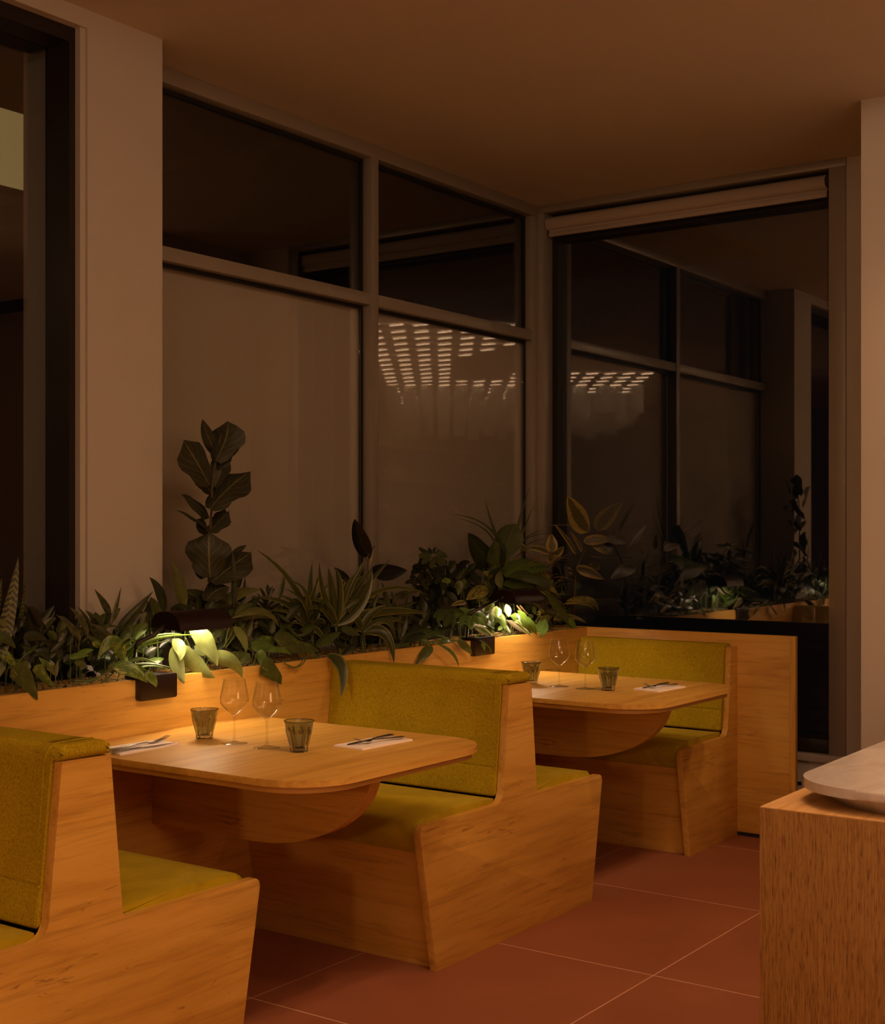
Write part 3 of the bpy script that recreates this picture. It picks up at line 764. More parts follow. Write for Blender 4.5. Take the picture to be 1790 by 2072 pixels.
def leaf_bm(bm, B, T, hw, shape, arch, nrm, fold=.28, wave=0, n=9, seed=0, twist=0):
    uvl = bm.loops.layers.uv.verify(); C = (B + T) / 2 + arch; rows = []
    cols = (-1, -.55, 0, .55, 1)
    for i in range(n + 1):
        t = i / n; p = B * (1 - t) ** 2 + C * 2 * t * (1 - t) + T * t * t
        tg = ((C - B) * (1 - t) + (T - C) * t); tg = tg.normalized() if tg.length > 1e-7 else UP
        nn = nrm - tg * nrm.dot(tg); nn = nn.normalized() if nn.length > 1e-4 else tg.orthogonal()
        if twist: nn = Matrix.Rotation(twist * t, 3, tg) @ nn
        sd = tg.cross(nn); wd = max(prof(shape, t), .015) * hw; row = []
        for k, v in enumerate(cols):
            h = -fold * abs(v) ** 1.3 * wd + (wave * hw * math.sin(t * 11 + seed + (1.7 if v > 0 else 0)) * abs(v) ** 2 if wave else 0)
            row.append((bm.verts.new(p + sd * v * wd + nn * h), (v * .5 + .5, t)))
        rows.append(row)
    for a, b in zip(rows, rows[1:]):
        for k in range(4):
            q = (a[k], a[k + 1], b[k + 1], b[k]); f = bm.faces.new([x[0] for x in q]); f.smooth = True
            for lp_, x in zip(f.loops, q): lp_[uvl].uv = x[1]
def mpp(P): return (P - Vector((0, 0, H))).dot(FW) / F_PX
RND = random.Random(11)
def L_(plant, bx, by, tx, ty, wpx, dx=0, dy=0, mat='dark', shape='lance', Yb=3.5, Yt=None, roll=0, fold=.28, wave=0, name='leaf', depth=0, twist=0):
    """a leaf from stalk point to tip (picture points on the planes Yb and Yt), bowed by (dx, dy)"""
    Yt = Yb if Yt is None else Yt
    B, T = at(bx, by, Yb), at(tx, ty, Yt); k = mpp((B + T) / 2)
    arch = (RT * dx - UP * dy) * k - FW * depth
    tg = (T - B).normalized(); nrm = (Vector((0, 0, H)) - B).normalized() + UP * .35
    nrm = Matrix.Rotation(math.radians(roll), 3, tg) @ nrm
    bm = bmesh.new(); leaf_bm(bm, B, T, wpx * k / 2, shape, arch, nrm, fold, wave, seed=RND.random() * 6, twist=twist)
    return obj(name, bm, LM[mat] if isinstance(mat, str) else mat, plant)
def stem(plant, pts, r, mat='sheet', Y=3.5, name='stem'):
    P = [at(p[0], p[1], p[2] if len(p) > 2 else Y) for p in pts]
    Q = []
    for i in range(len(P) - 1):          # smooth through the points
        a, b, c, d = P[max(i - 1, 0)], P[i], P[i + 1], P[min(i + 2, len(P) - 1)]
        for k in range(4):
            t = k / 4; Q.append(.5 * ((2 * b) + (c - a) * t + (2 * a - 5 * b + 4 * c - d) * t * t + (3 * b - a - 3 * c + d) * t ** 3))
    Q.append(P[-1]); bm = bmesh.new(); tube(bm, Q, [r * (1 - .4 * i / len(Q)) for i in range(len(Q))], 6)
    return obj(name, bm, M[mat] if mat in M else LM[mat], plant, True)
def plant(name, x, Y, label, z=.915, group=None):
    p = at(x, 1300, Y); return thing(name, (p.x, Y, z), label, 'plant', group)
M['bark'] = plain('thin_bark', (.09, .06, .03), .8)
M['redstem'] = plain('brown_stem', (.12, .07, .03), .6)

# --- fiddle leaf fig
p = plant('fiddle_leaf_fig', 428, 3.56, 'tall slender fiddle leaf fig rising against the left blind')
stem(p, [(424, 1330), (428, 1250), (424, 1180), (425, 1078), (428, 1030), (430, 970), (440, 915), (446, 880)], .006, 'bark', 3.56)
F = lambda bx, by, tx, ty, w_, *a, **k: L_(p, bx, by, tx, ty, w_ * 1.14, *a, mat='fig', shape=k.pop('shape', 'fig'), Yb=k.pop('Y', 3.56), wave=.10, **k)
F(440, 925, 409, 848, 26, -4, 0, Y=3.58, shape='lance'); F(436, 932, 462, 853, 66, 14, -6, roll=-10, Y=3.55); F(446, 930, 487, 874, 26, 16, 6, Y=3.59, shape='lance', roll=40)
F(448, 905, 440, 950, 30, 16, 4, Y=3.57, shape='ovate', roll=20)
F(424, 982, 371, 890, 60, 6, 6, roll=12, Y=3.54); F(418, 985, 386, 915, 26, -14, 6, Y=3.60, shape='lance'); F(424, 1030, 506, 954, 62, -6, -8, roll=-12, Y=3.53)
F(458, 985, 494, 992, 20, 0, -4, Y=3.60, shape='ovate', roll=50); F(424, 1048, 366, 1000, 30, 6, -6, Y=3.58, shape='ovate', roll=30)
F(422, 1072, 352, 1031, 18, 6, -10, Y=3.57, shape='lance', roll=45); F(422, 1076, 463, 1034, 36, -4, 6, roll=-15, Y=3.55); F(430, 1060, 455, 1030, 26, 4, 6, Y=3.59)
F(425, 1168, 424, 1077, 84, -2, 0, roll=5, Y=3.53, depth=.02); F(428, 1178, 509, 1118, 62, -2, -4, roll=-10, Y=3.51); F(470, 1122, 499, 1103, 12, 0, 0, Y=3.6, shape='ovate', roll=40)
F(417, 1216, 464, 1188, 46, -8, -14, roll=-8, Y=3.50); F(420, 1160, 392, 1150, 26, 0, 8, Y=3.6, roll=30); F(480, 1190, 485, 1155, 18, 6, 0, Y=3.58, shape='ovate', roll=50)
F(420, 1222, 460, 1225, 26, 0, -5, Y=3.52, roll=35); F(428, 1240, 380, 1215, 30, 0, -6, Y=3.55, shape='ovate', roll=30); F(424, 1232, 372, 1196, 34, 6, -8, Y=3.56, shape='ovate')
F(432, 985, 452, 915, 40, 10, 0, Y=3.575, roll=25); F(432, 1000, 405, 955, 34, -8, 0, Y=3.585, roll=-20); F(428, 1085, 400, 1050, 26, -4, 0, Y=3.58, roll=20)
F(470, 1225, 425, 1228, 22, 0, -6, Y=3.50, roll=40)

# --- snake plant, far left
p = plant('snake_plant', 15, 3.5, 'upright snake plant with banded leaves at the far left of the planter')
L_(p, -12, 1345, 37, 1128, 34, 6, 30, 'snake', 'strap', 3.48, fold=.2); L_(p, 26, 1300, 52, 1166, 16, 10, 30, 'snake', 'strap', 3.56, roll=50); L_(p, -30, 1330, 4, 1170, 26, 0, 0, 'snake', 'strap', 3.56)
L_(p, 5, 1330, -22, 1210, 22, 0, 0, 'snake', 'strap', 3.53)

# --- rubber plant, far left
p = plant('rubber_plant', 80, 3.55, 'dark rubber plant beside the snake plant, before the black window frame')
stem(p, [(72, 1390), (75, 1330), (78, 1280), (60, 1240)], .005, 'bark', 3.55)
for a in ((78, 1312, 57, 1236, 30, -6, 0, 0, 3.50), (72, 1290, 112, 1234, 12, 10, 8, 40, 3.53), (74, 1268, 110, 1225, 16, 0, -4, 0, 3.57), (60, 1248, 28, 1212, 22, 4, -6, 20, 3.56), (92, 1330, 62, 1310, 22, 0, -8, 0, 3.5),
          (48, 1290, 96, 1296, 20, 0, -12, 20, 3.47), (90, 1345, 70, 1315, 26, 14, -10, 0, 3.45), (120, 1340, 118, 1296, 22, -6, 0, 0, 3.48), (135, 1320, 134, 1275, 18, 8, 0, 0, 3.52), (100, 1310, 60, 1330, 22, 0, -6, 10, 3.48), (70, 1260, 100, 1300, 22, 0, 0, 0, 3.6)):
    L_(p, *a[:7], 'dark' if a[4] > 14 else 'drk2', 'ovate', a[8], roll=a[7])

# --- pothos, left
p = plant('golden_pothos', 60, 3.44, 'golden pothos with mottled leaves trailing over the planter edge at the far left')
for a in ((28, 1348, 76, 1416, 40, 10, 2, 'poth2', 3.37), (38, 1345, 68, 1388, 26, 8, 0, 'olive', 3.40), (75, 1345, 110, 1388, 26, -6, 6, 'poth', 3.42), (112, 1350, 78, 1330, 20, 0, 8, 'poth', 3.44), (5, 1322, 28, 1358, 22, 12, -6, 'poth', 3.42),
          (0, 1340, -20, 1392, 30, 0, 0, 'poth2', 3.38), (58, 1340, 40, 1372, 22, -6, 0, 'poth2', 3.41), (-5, 1285, 32, 1312, 26, 4, -8, 'drk2', 3.46), (0, 1255, 30, 1290, 14, 8, -4, 'olive', 3.48), (40, 1380, 30, 1400, 14, 0, 0, 'poth2', 3.42)):
    L_(p, *a[:7], a[7], 'heart', a[8], fold=.2, wave=.08)
for s in ([(10, 1395), (14, 1360), (24, 1335)], [(30, 1350), (50, 1325), (62, 1318)], [(100, 1390), (102, 1360), (92, 1345)], [(113, 1390), (112, 1370), (110, 1340)]): stem(p, s, .0022, 'sheet', 3.43)
for k in range(4): L_(p, 112, 1372 - k * 5, 105 + (-1) ** k * 12, 1335 + k * 6, 9, 0, 0, 'olive', 'lance', 3.42)

# --- two broad pothos leaves reaching the bracket
p = plant('golden_pothos', 215, 3.42, 'golden pothos whose big yellow mottled leaves arch up to the nearer lamp bracket')
L_(p, 251, 1340, 197, 1335, 30, 6, -78, 'poth', 'ovate', 3.40, roll=-20, fold=.2); L_(p, 228, 1352, 298, 1382, 34, 8, -26, 'poth', 'ovate', 3.37, 3.345, roll=-10, fold=.15)
L_(p, 294, 1362, 316, 1391, 20, 8, -6, 'poth', 'ovate', 3.345, roll=0); L_(p, 240, 1350, 230, 1362, 24, -14, -6, 'olive', 'ovate', 3.40)
stem(p, [(150, 1378, 3.42), (190, 1376, 3.41), (215, 1362, 3.40), (236, 1352, 3.39)], .0035); stem(p, [(200, 1385, 3.42), (220, 1370, 3.41), (250, 1342, 3.40)], .0028); stem(p, [(280, 1370, 3.40), (292, 1362, 3.35)], .0025)
L_(p, 155, 1330, 190, 1315, 14, 0, -10, 'bright', 'ovate', 3.43); L_(p, 140, 1332, 181, 1327, 14, 0, -8, 'bright', 'ovate', 3.42); L_(p, 150, 1340, 178, 1352, 14, 6, -6, 'poth2', 'ovate', 3.42); L_(p, 186, 1300, 205, 1312, 14, 10, 0, 'poth', 'ovate', 3.44, roll=20)
L_(p, 170, 1378, 205, 1368, 10, 0, 4, 'drk2', 'ovate', 3.41)

# --- striped evergreens in front of the white pier
p = plant('striped_evergreen', 170, 3.5, 'striped broad-bladed evergreen arching before the foot of the white pier')
for a in ((222, 1248, 191, 1192, 16, 14, 10, 0), (226, 1256, 245, 1187, 11, -2, 20, 30), (160, 1300, 113, 1243, 15, 26, 4, 0), (175, 1295, 140, 1228, 14, 22, -4, 0), (185, 1300, 155, 1226, 13, 18, -6, 20), (195, 1290, 172, 1235, 15, 16, -12, 0),
          (148, 1306, 122, 1246, 12, 12, -20, 0), (205, 1270, 192, 1238, 18, 0, 0, 0), (165, 1300, 238, 1268, 11, 4, -26, 10), (170, 1305, 210, 1285, 16, -6, -12, 0), (232, 1280, 310, 1196, 20, -10, 14, 20), (240, 1290, 300, 1215, 15, 0, 14, 0),
          (255, 1290, 312, 1235, 12, 0, -8, 0), (228, 1262, 205, 1245, 20, 4, -4, 0), (245, 1300, 288, 1262, 20, -8, -10, 0), (215, 1285, 172, 1236, 9, 14, -12, 20), (232, 1300, 180, 1262, 11, 6, -12, 0), (225, 1310, 240, 1275, 14, 0, 0, 0),
          (180, 1330, 168, 1295, 18, 0, 0, 0), (205, 1330, 215, 1290, 16, -6, 0, 0)):
    L_(p, *a[:7], 'agla' if a[4] < 18 or a[3] < 1220 else 'drk2', 'lance', RND.uniform(3.44, 3.6), roll=a[7])
p = plant('peace_lily', 305, 3.52, 'dark pointed upright leaves standing behind the nearer lamp shade', )
L_(p, 332, 1242, 302, 1168, 22, 14, -14, 'dark', 'lance', 3.52, roll=10); L_(p, 320, 1262, 305, 1208, 34, 0, 0, 'olive', 'ovate', 3.58); L_(p, 372, 1236, 347, 1134, 26, 10, 6, 'olive', 'lance', 3.56); L_(p, 300, 1290, 330, 1240, 20, 0, 0, 'drk2', 'lance', 3.56)
L_(p, 382, 1232, 366, 1196, 34, 10, -8, 'dark', 'ovate', 3.6); L_(p, 345, 1240, 395, 1222, 22, 0, -8, 'dark', 'ovate', 3.55); L_(p, 300, 1262, 270, 1300, 24, -4, -14, 'mid', 'lance', 3.46); L_(p, 474, 1232, 470, 1112, 13, 3, 0, 'dark', 'strap', 3.50)
L_(p, 315, 1255, 282, 1238, 12, 0, -10, 'dark', 'lance', 3.5); L_(p, 462, 1240, 495, 1165, 14, 22, 20, 'dark', 'lance', 3.6)

# --- spider plant: fresh green straps left of the bracket
p = plant('spider_plant', 262, 3.43, 'spider plant with thin fresh green blades reaching under the nearer lamp shade')
for a in ((240, 1330, 398, 1285, 15, -14, -26), (245, 1322, 365, 1282, 10, -10, -26), (250, 1330, 350, 1296, 9, -20, -10), (262, 1322, 305, 1318, 8, -4, -32), (258, 1330, 303, 1330, 8, -6, -26), (250, 1318, 296, 1304, 9, -12, -30), (262, 1338, 318, 1344, 13, -2, -16),
          (265, 1345, 350, 1352, 8, -4, -10), (268, 1350, 300, 1360, 10, 0, -8), (270, 1356, 360, 1362, 6, -6, -22), (232, 1322, 270, 1290, 10, -6, -16), (225, 1335, 262, 1300, 10, 0, -20), (262, 1335, 300, 1300, 8, -8, -6)):
    L_(p, *a[:7], 'bright', 'blade', RND.uniform(3.37, 3.46), RND.uniform(3.34, 3.42), roll=RND.uniform(-20, 40), fold=.45)
# --- pale philodendron below lamp 1
p = plant('pale_philodendron', 400, 3.44, 'pale lime philodendron with limp pointed leaves lit by the nearer lamp')
L_(p, 382, 1268, 439, 1347, 44, 14, -20, 'pale', 'lance', 3.40, 3.345, roll=-12, wave=.14); L_(p, 349, 1292, 364, 1337, 25, 16, -6, 'pale', 'ovate', 3.41, 3.36, wave=.1); L_(p, 352, 1304, 373, 1384, 32, -8, 2, 'pale', 'lance', 3.40, 3.345, wave=.1)
L_(p, 366, 1302, 435, 1372, 38, -10, 16, 'pale', 'lance', 3.41, 3.345, roll=25, wave=.1); L_(p, 414, 1328, 490, 1372, 34, 26, -30, 'pale', 'lance', 3.38, 3.34, roll=5, wave=.1); L_(p, 432, 1298, 452, 1258, 46, 4, 0, 'olive', 'ovate', 3.50, roll=20)
L_(p, 470, 1268, 498, 1324, 20, 14, -14, 'pale', 'lance', 3.45, wave=.1); L_(p, 412, 1308, 396, 1318, 30, 0, 4, 'pale', 'ovate', 3.43); L_(p, 452, 1325, 420, 1335, 34, 0, 0, 'olive', 'ovate', 3.44)
L_(p, 466, 1252, 565, 1270, 20, 28, -52, 'olive', 'lance', 3.46, roll=-10); L_(p, 466, 1262, 552, 1252, 26, -10, -30, 'olive', 'lance', 3.5); L_(p, 500, 1290, 512, 1252, 18, -6, 0, 'olive', 'ovate', 3.5); L_(p, 440, 1235, 528, 1193, 26, -6, -26, 'olive', 'lance', 3.55)
L_(p, 470, 1250, 520, 1240, 14, 0, -14, 'drk2', 'lance', 3.5); L_(p, 478, 1300, 488, 1270, 20, 0, 0, 'dark', 'ovate', 3.5); L_(p, 470, 1308, 496, 1300, 24, 0, -6, 'dark', 'ovate', 3.48)
for s in ([(395, 1355), (388, 1320), (375, 1290)], [(452, 1310), (466, 1285), (478, 1262)], [(455, 1312), (480, 1280), (495, 1262)], [(392, 1360), (380, 1340), (355, 1300)], [(455, 1310), (460, 1280), (470, 1255)], [(400, 1360), (420, 1340), (430, 1300)]): stem(p, s, .0034, 'sheet', 3.46)

# --- pothos, between lamp 1 and the first dracaena
p = plant('golden_pothos', 560, 3.44, 'golden pothos with one dark mottled heart leaf hanging over the edge above the wine glasses')
for a in ((508, 1310, 562, 1312, 30, 0, -8, 'mid', 3.42, 'ovate'), (540, 1318, 590, 1326, 12, 8, -14, 'bright', 3.40, 'ovate'), (520, 1300, 568, 1302, 20, 0, -14, 'poth', 3.45, 'ovate'), (553, 1292, 612, 1322, 34, 10, -18, 'poth2', 3.43, 'ovate'), (560, 1308, 646, 1318, 34, -4, -14, 'poth2', 3.42, 'ovate'),
          (530, 1342, 569, 1385, 42, 10, -2, 'poth2', 3.355, 'heart'), (520, 1318, 525, 1348, 22, 12, -6, 'mid', 3.40, 'ovate'), (472, 1330, 500, 1336, 26, -2, -12, 'poth2', 3.42, 'heart'), (505, 1322, 476, 1345, 26, 0, -4, 'poth2', 3.42, 'ovate'), (565, 1262, 592, 1262, 26, 0, 6, 'poth2', 3.5, 'ovate'),
          (562, 1285, 612, 1282, 24, 0, -10, 'drk2', 3.47, 'ovate'), (512, 1292, 545, 1270, 28, 0, -6, 'dark', 3.48, 'ovate'), (625, 1322, 646, 1340, 11, 6, -6, 'poth2', 3.38, 'ovate'), (470, 1298, 462, 1262, 16, 0, 0, 'olive', 3.5, 'ovate'), (530, 1300, 500, 1315, 24, 0, -6, 'poth2', 3.44, 'ovate')):
    L_(p, *a[:7], a[7], a[9], a[8], fold=.18, wave=.08)
for s in ([(525, 1347, 3.40), (535, 1335, 3.39), (550, 1318, 3.40)], [(610, 1318, 3.42), (618, 1335, 3.37), (600, 1350, 3.36), (575, 1342, 3.37)], [(500, 1350, 3.42), (510, 1330, 3.42), (512, 1312, 3.43)], [(572, 1338, 3.37), (592, 1352, 3.355), (610, 1340, 3.37), (614, 1322, 3.4)], [(505, 1350, 3.42), (515, 1340, 3.41), (516, 1322, 3.41)]): stem(p, s, .0022)
# --- small dark twiggy shrub
p = plant('bamboo_palm', 545, 3.55, 'small dark twiggy palm with narrow leaflets behind the mottled pothos')
stem(p, [(540, 1290), (541, 1240), (544, 1200)], .003, 'bark', 3.55)
for a in ((541, 1218, 525, 1188, 7), (541, 1215, 552, 1185, 9), (540, 1235, 520, 1214, 8), (541, 1238, 575, 1216, 9), (541, 1225, 518, 1200, 5), (543, 1205, 541, 1182, 9), (544, 1207, 556, 1190, 7), (541, 1245, 600, 1222, 8), (540, 1250, 505, 1225, 8), (541, 1228, 572, 1205, 7), (540, 1255, 575, 1232, 7)):
    L_(p, *a[:5], 0, -4, 'dark', 'lance', 3.55)
for a in ((598, 1270, 562, 1232, 30), (590, 1262, 600, 1216, 26), (610, 1260, 584, 1222, 30), (608, 1252, 640, 1222, 26), (620, 1242, 657, 1231, 14), (612, 1262, 636, 1255, 22), (604, 1255, 612, 1216, 20)):
    L_(p, *a[:5], 0, -2, 'rub', 'ovate', 3.50)

# --- dracaenas
def fan(p, bx, by, Y, items, mat='drac', shape='strap', k=1.0):
    for a in items:
        tx, ty, w_, dx, dy = a[:5]
        L_(p, bx + RND.uniform(-4, 4), by + RND.uniform(-6, 3), tx, ty, w_ * k, dx, dy, mat, shape, Y, Y - RND.uniform(-.05, .09) if len(a) < 6 else a[5], roll=RND.uniform(-25, 35), fold=.5)
p = plant('dracaena', 628, 3.5, 'striped dracaena whose longest blade reaches up before the left blind')
stem(p, [(638, 1335), (634, 1310), (628, 1275)], .006, 'sheet', 3.5)
fan(p, 628, 1285, 3.5, [(519, 1112, 15, 46, -24), (632, 1136, 15, -8, -10), (586, 1176, 13, 34, -50), (506, 1208, 14, 30, -44), (604, 1212, 11, 0, -20), (560, 1204, 12, 24, -34), (536, 1238, 12, 10, -40), (571, 1244, 10, 6, -30), (649, 1154, 9, -10, -20), (618, 1205, 14, -12, -30), (655, 1210, 14, 4, -30),
     (690, 1232, 13, -8, -40), (585, 1262, 11, 6, -24), (600, 1225, 12, -4, -30), (668, 1180, 14, -12, -30), (640, 1180, 18, -6, -16), (572, 1190, 10, 30, -30), (660, 1262, 13, 0, -30)])
L_(p, 560, 1215, 577, 1151, 12, 2, 20, 'drac', 'lance', 3.54, roll=20)
p = plant('dracaena', 679, 3.47, 'largest striped dracaena, fanning out left of the middle bench top')
stem(p, [(690, 1330), (684, 1300), (679, 1270)], .007, 'sheet', 3.47)
fan(p, 679, 1268, 3.47, [(646, 1137, 17, -16, -4), (748, 1119, 19, -14, 10), (755, 1149, 30, -22, 4), (790, 1131, 16, -8, -6), (869, 1206, 11, -10, -86), (806, 1241, 12, -4, -76), (838, 1247, 22, -6, -36), (870, 1243, 20, 0, -32), (664, 1148, 22, 2, -16), (678, 1150, 18, 16, -30),
     (720, 1160, 20, -8, -20), (700, 1170, 16, -14, -10), (755, 1180, 20, -4, -20), (627, 1216, 14, 10, -44), (635, 1255, 13, 0, -44), (740, 1215, 16, -8, -34), (753, 1155, 26, 24, 24), (620, 1235, 14, 4, -40)], k=1.0)
p = plant('dracaena', 735, 3.44, 'striped dracaena with blades drooping over the planter edge above the middle backrest')
stem(p, [(735, 1320), (732, 1280)], .006, 'sheet', 3.45)
fan(p, 733, 1280, 3.45, [(800, 1298, 14, 28, -66, 3.40), (797, 1343, 26, 26, -60, 3.345), (780, 1250, 20, -6, -40), (690, 1290, 20, 6, -26), (765, 1200, 20, -10, 0), (740, 1332, 6, 0, -20, 3.37), (700, 1230, 16, 6, -10), (785, 1225, 18, -10, -20), (820, 1262, 16, -14, -40), (722, 1222, 18, -4, 0)])
L_(p, 664, 1326, 689, 1411, 27, 30, -34, 'drac', 'strap', 3.36, 3.27, roll=10, fold=.4)
p = plant('cast_iron_plant', 660, 3.43, 'low broad dark leaves at the planter edge by the middle backrest corner')
L_(p, 640, 1310, 690, 1279, 26, -6, -6, 'drk2', 'lance', 3.42, roll=-10); L_(p, 690, 1275, 728, 1286, 22, 0, -10, 'drk2', 'lance', 3.43); L_(p, 650, 1320, 612, 1310, 24, 0, -10, 'drk2', 'lance', 3.44); L_(p, 700, 1310, 668, 1290, 18, 0, 0, 'dark', 'lance', 3.46)
L_(p, 690, 1330, 725, 1300, 12, 0, -6, 'dark', 'lance', 3.45)

# --- rubber plant by the mullion
p = plant('rubber_plant', 745, 3.58, 'near-black rubber plant with one upright leaf before the window mullion')
stem(p, [(742, 1320), (742, 1240), (744, 1170), (745, 1128), (758, 1104)], .004, 'bark', 3.58)
L_(p, 748, 1130, 717, 1050, 34, -8, 0, 'rub', 'ovate', 3.56, roll=-10, fold=.2); L_(p, 752, 1162, 824, 1154, 40, 0, -6, 'rub', 'ovate', 3.55, fold=.2); L_(p, 712, 1186, 675, 1148, 15, 6, -4, 'rub', 'lance', 3.60); L_(p, 745, 1150, 757, 1106, 5, 0, 0, 'straw', 'lance', 3.58)
L_(p, 742, 1240, 700, 1215, 30, 0, -6, 'rub', 'ovate', 3.62); L_(p, 742, 1260, 790, 1270, 36, 0, -12, 'rub', 'ovate', 3.6); L_(p, 745, 1230, 800, 1215, 26, 0, -8, 'rub', 'ovate', 3.62)
# --- croton like narrow blades
p = plant('croton', 800, 3.5, 'narrow speckled upright leaves between the drooping dracaena and the umbrella tree')
for a in ((790, 1262, 772, 1176, 15, 6, 10), (800, 1262, 790, 1192, 11, 8, 0), (806, 1290, 800, 1212, 14, 6, 0), (812, 1262, 826, 1202, 13, 4, 6), (795, 1210, 828, 1196, 9, 0, -6), (800, 1215, 845, 1192, 9, 0, 2), (810, 1290, 822, 1240, 14, 4, 0), (795, 1285, 785, 1235, 15, 0, 0), (815, 1255, 850, 1222, 12, -4, 0), (800, 1200, 830, 1200, 7, 0, 6), (805, 1230, 845, 1218, 8, 0, -3), (790, 1290, 760, 1260, 14, 0, 0)):
    L_(p, *a[:7], 'agla', 'lance', RND.uniform(3.45, 3.56))
stem(p, [(800, 1310), (800, 1260), (795, 1205)], .003, 'sheet', 3.5)
# --- aspidistra by the planter edge
p = plant('cast_iron_plant', 860, 3.43, 'long broad dark leaf lying along the planter edge above the middle backrest')
L_(p, 812, 1300, 924, 1272, 34, -4, -18, 'drk2', 'lance', 3.41, roll=-20); L_(p, 818, 1296, 900, 1290, 22, 0, -14, 'dark', 'lance', 3.40); L_(p, 825, 1282, 870, 1262, 24, 0, -8, 'dark', 'lance', 3.46); L_(p, 790, 1306, 832, 1300, 10, 0, 4, 'drk2', 'lance', 3.40); L_(p, 810, 1300, 780, 1270, 22, 0, 0, 'dark', 'lance', 3.47)

# --- umbrella tree (compound leaves)
p = plant('umbrella_tree', 880, 3.52, 'bushy umbrella tree with hanging leaflet whorls, left of the farther lamp')
def whorl(cx, cy, r, n, Y, mat='dark', a0=0, a1=360, w_=.42, sq=.62, droop=.35):
    for i in range(n):
        a = math.radians(a0 + (a1 - a0) * (i + .5 * RND.random()) / max(1, n if a1 - a0 >= 360 else n - 1)); q = r * RND.uniform(.85, 1.1)
        dx_, dy_ = q * math.cos(a), -q * math.sin(a) * sq + q * droop
        L_(p, cx + dx_ * .12, cy + dy_ * .12, cx + dx_, cy + dy_, q * w_, 0, -q * .22, mat, 'obov', Y, Y + .09 * math.sin(a) - .02, roll=RND.uniform(-20, 20), fold=.15, name='leaflet')
for s in ([(900, 1310), (895, 1250), (880, 1180), (876, 1128)], [(905, 1310), (915, 1270), (912, 1235)], [(898, 1280), (880, 1200), (850, 1165)], [(905, 1300), (930, 1220), (942, 1150)], [(900, 1290), (870, 1230), (850, 1190)]): stem(p, s, .0035, 'sheet', 3.54)
for a in ((878, 1122, 30, 9, 3.50, 'drk2'), (862, 1150, 32, 8, 3.55, 'dark'), (868, 1180, 36, 8, 3.56, 'dark'), (905, 1145, 34, 8, 3.58, 'dark'), (930, 1160, 34, 8, 3.58, 'dark'), (892, 1195, 34, 7, 3.52, 'dark'), (930, 1200, 34, 7, 3.54, 'dark'), (865, 1210, 30, 7, 3.56, 'dark'),
          (900, 1165, 28, 7, 3.5, 'dark'), (960, 1190, 32, 7, 3.55, 'dark'), (845, 1170, 24, 6, 3.6, 'dark'), (948, 1165, 28, 6, 3.5, 'dark')): whorl(*a)
whorl(912, 1232, 36, 6, 3.46, 'drk2', 170, 350, .42, .5, .55); whorl(944, 1232, 38, 5, 3.44, 'mid', 200, 345, .36, .6, .5); whorl(880, 1245, 30, 6, 3.5, 'dark')
for a in ((938, 1238, 984, 1272, 17), (928, 1230, 955, 1255, 16), (950, 1234, 985, 1258, 13)): L_(p, *a, 8, -8, 'mid', 'obov', 3.42, fold=.15, name='leaflet')
L_(p, 877, 1120, 846, 1108, 10, 0, 4, 'dark', 'obov', 3.52, name='leaflet'); L_(p, 877, 1120, 866, 1109, 8, 0, 2, 'dark', 'obov', 3.52, name='leaflet'); L_(p, 878, 1120, 882, 1107, 10, 0, 0, 'dark', 'obov', 3.52, name='leaflet')
# --- small variegated leaves amid it and under lamp 2
p = plant('variegated_ivy', 950, 3.43, 'cream-edged vine with hanging pointed leaves around the farther lamp bracket')
for a in ((900, 1172, 892, 1188, 12, 'poth', 3.46), (908, 1170, 890, 1186, 16, 'poth', 3.45), (926, 1175, 926, 1205, 16, 'poth2', 3.44), (935, 1172, 942, 1194, 12, 'poth2', 3.44), (985, 1186, 942, 1214, 30, 'mott', 3.46), (995, 1170, 975, 1158, 14, 'mott', 3.48), (992, 1216, 980, 1242, 20, 'poth', 3.42), (948, 1250, 953, 1274, 20, 'cream', 3.41),
          (958, 1266, 998, 1292, 18, 'cream', 3.38), (962, 1270, 1002, 1280, 14, 'mid', 3.41), (944, 1218, 912, 1226, 12, 'var', 3.45), (872, 1304, 841, 1345, 22, 'poth2', 3.345), (924, 1296, 955, 1325, 18, 'poth2', 3.345), (975, 1300, 980, 1318, 9, 'mid', 3.335), (884, 1290, 898, 1282, 12, 'pale', 3.41),
          (890, 1300, 912, 1296, 14, 'mid', 3.40), (960, 1288, 970, 1296, 10, 'mid', 3.37), (868, 1300, 850, 1296, 8, 'mid', 3.38)):
    L_(p, *a[:5], 6 if a[4] > 13 else 2, -5, a[5], 'ovate', a[6], fold=.2)
L_(p, 884, 1303, 928, 1351, 8, 18, -12, 'mid', 'lance', 3.34); L_(p, 970, 1295, 995, 1325, 4, 10, -6, 'mid', 'blade', 3.335); L_(p, 882, 1285, 930, 1315, 5, 8, -10, 'mid', 'blade', 3.345); L_(p, 850, 1302, 905, 1300, 4, 0, -4, 'mid', 'blade', 3.38)
for s in ([(1000, 1290, 3.42), (970, 1270, 3.42), (950, 1250, 3.42)], [(960, 1285, 3.39), (975, 1300, 3.34)], [(900, 1300, 3.40), (880, 1300, 3.37), (868, 1306, 3.35)], [(910, 1296, 3.38), (926, 1296, 3.35)], [(940, 1240, 3.45), (935, 1180, 3.45), (920, 1168, 3.45)]): stem(p, s, .0018)
p = plant('aglaonema', 1030, 3.42, 'white and lime leaved plant glowing directly under the farther lamp')
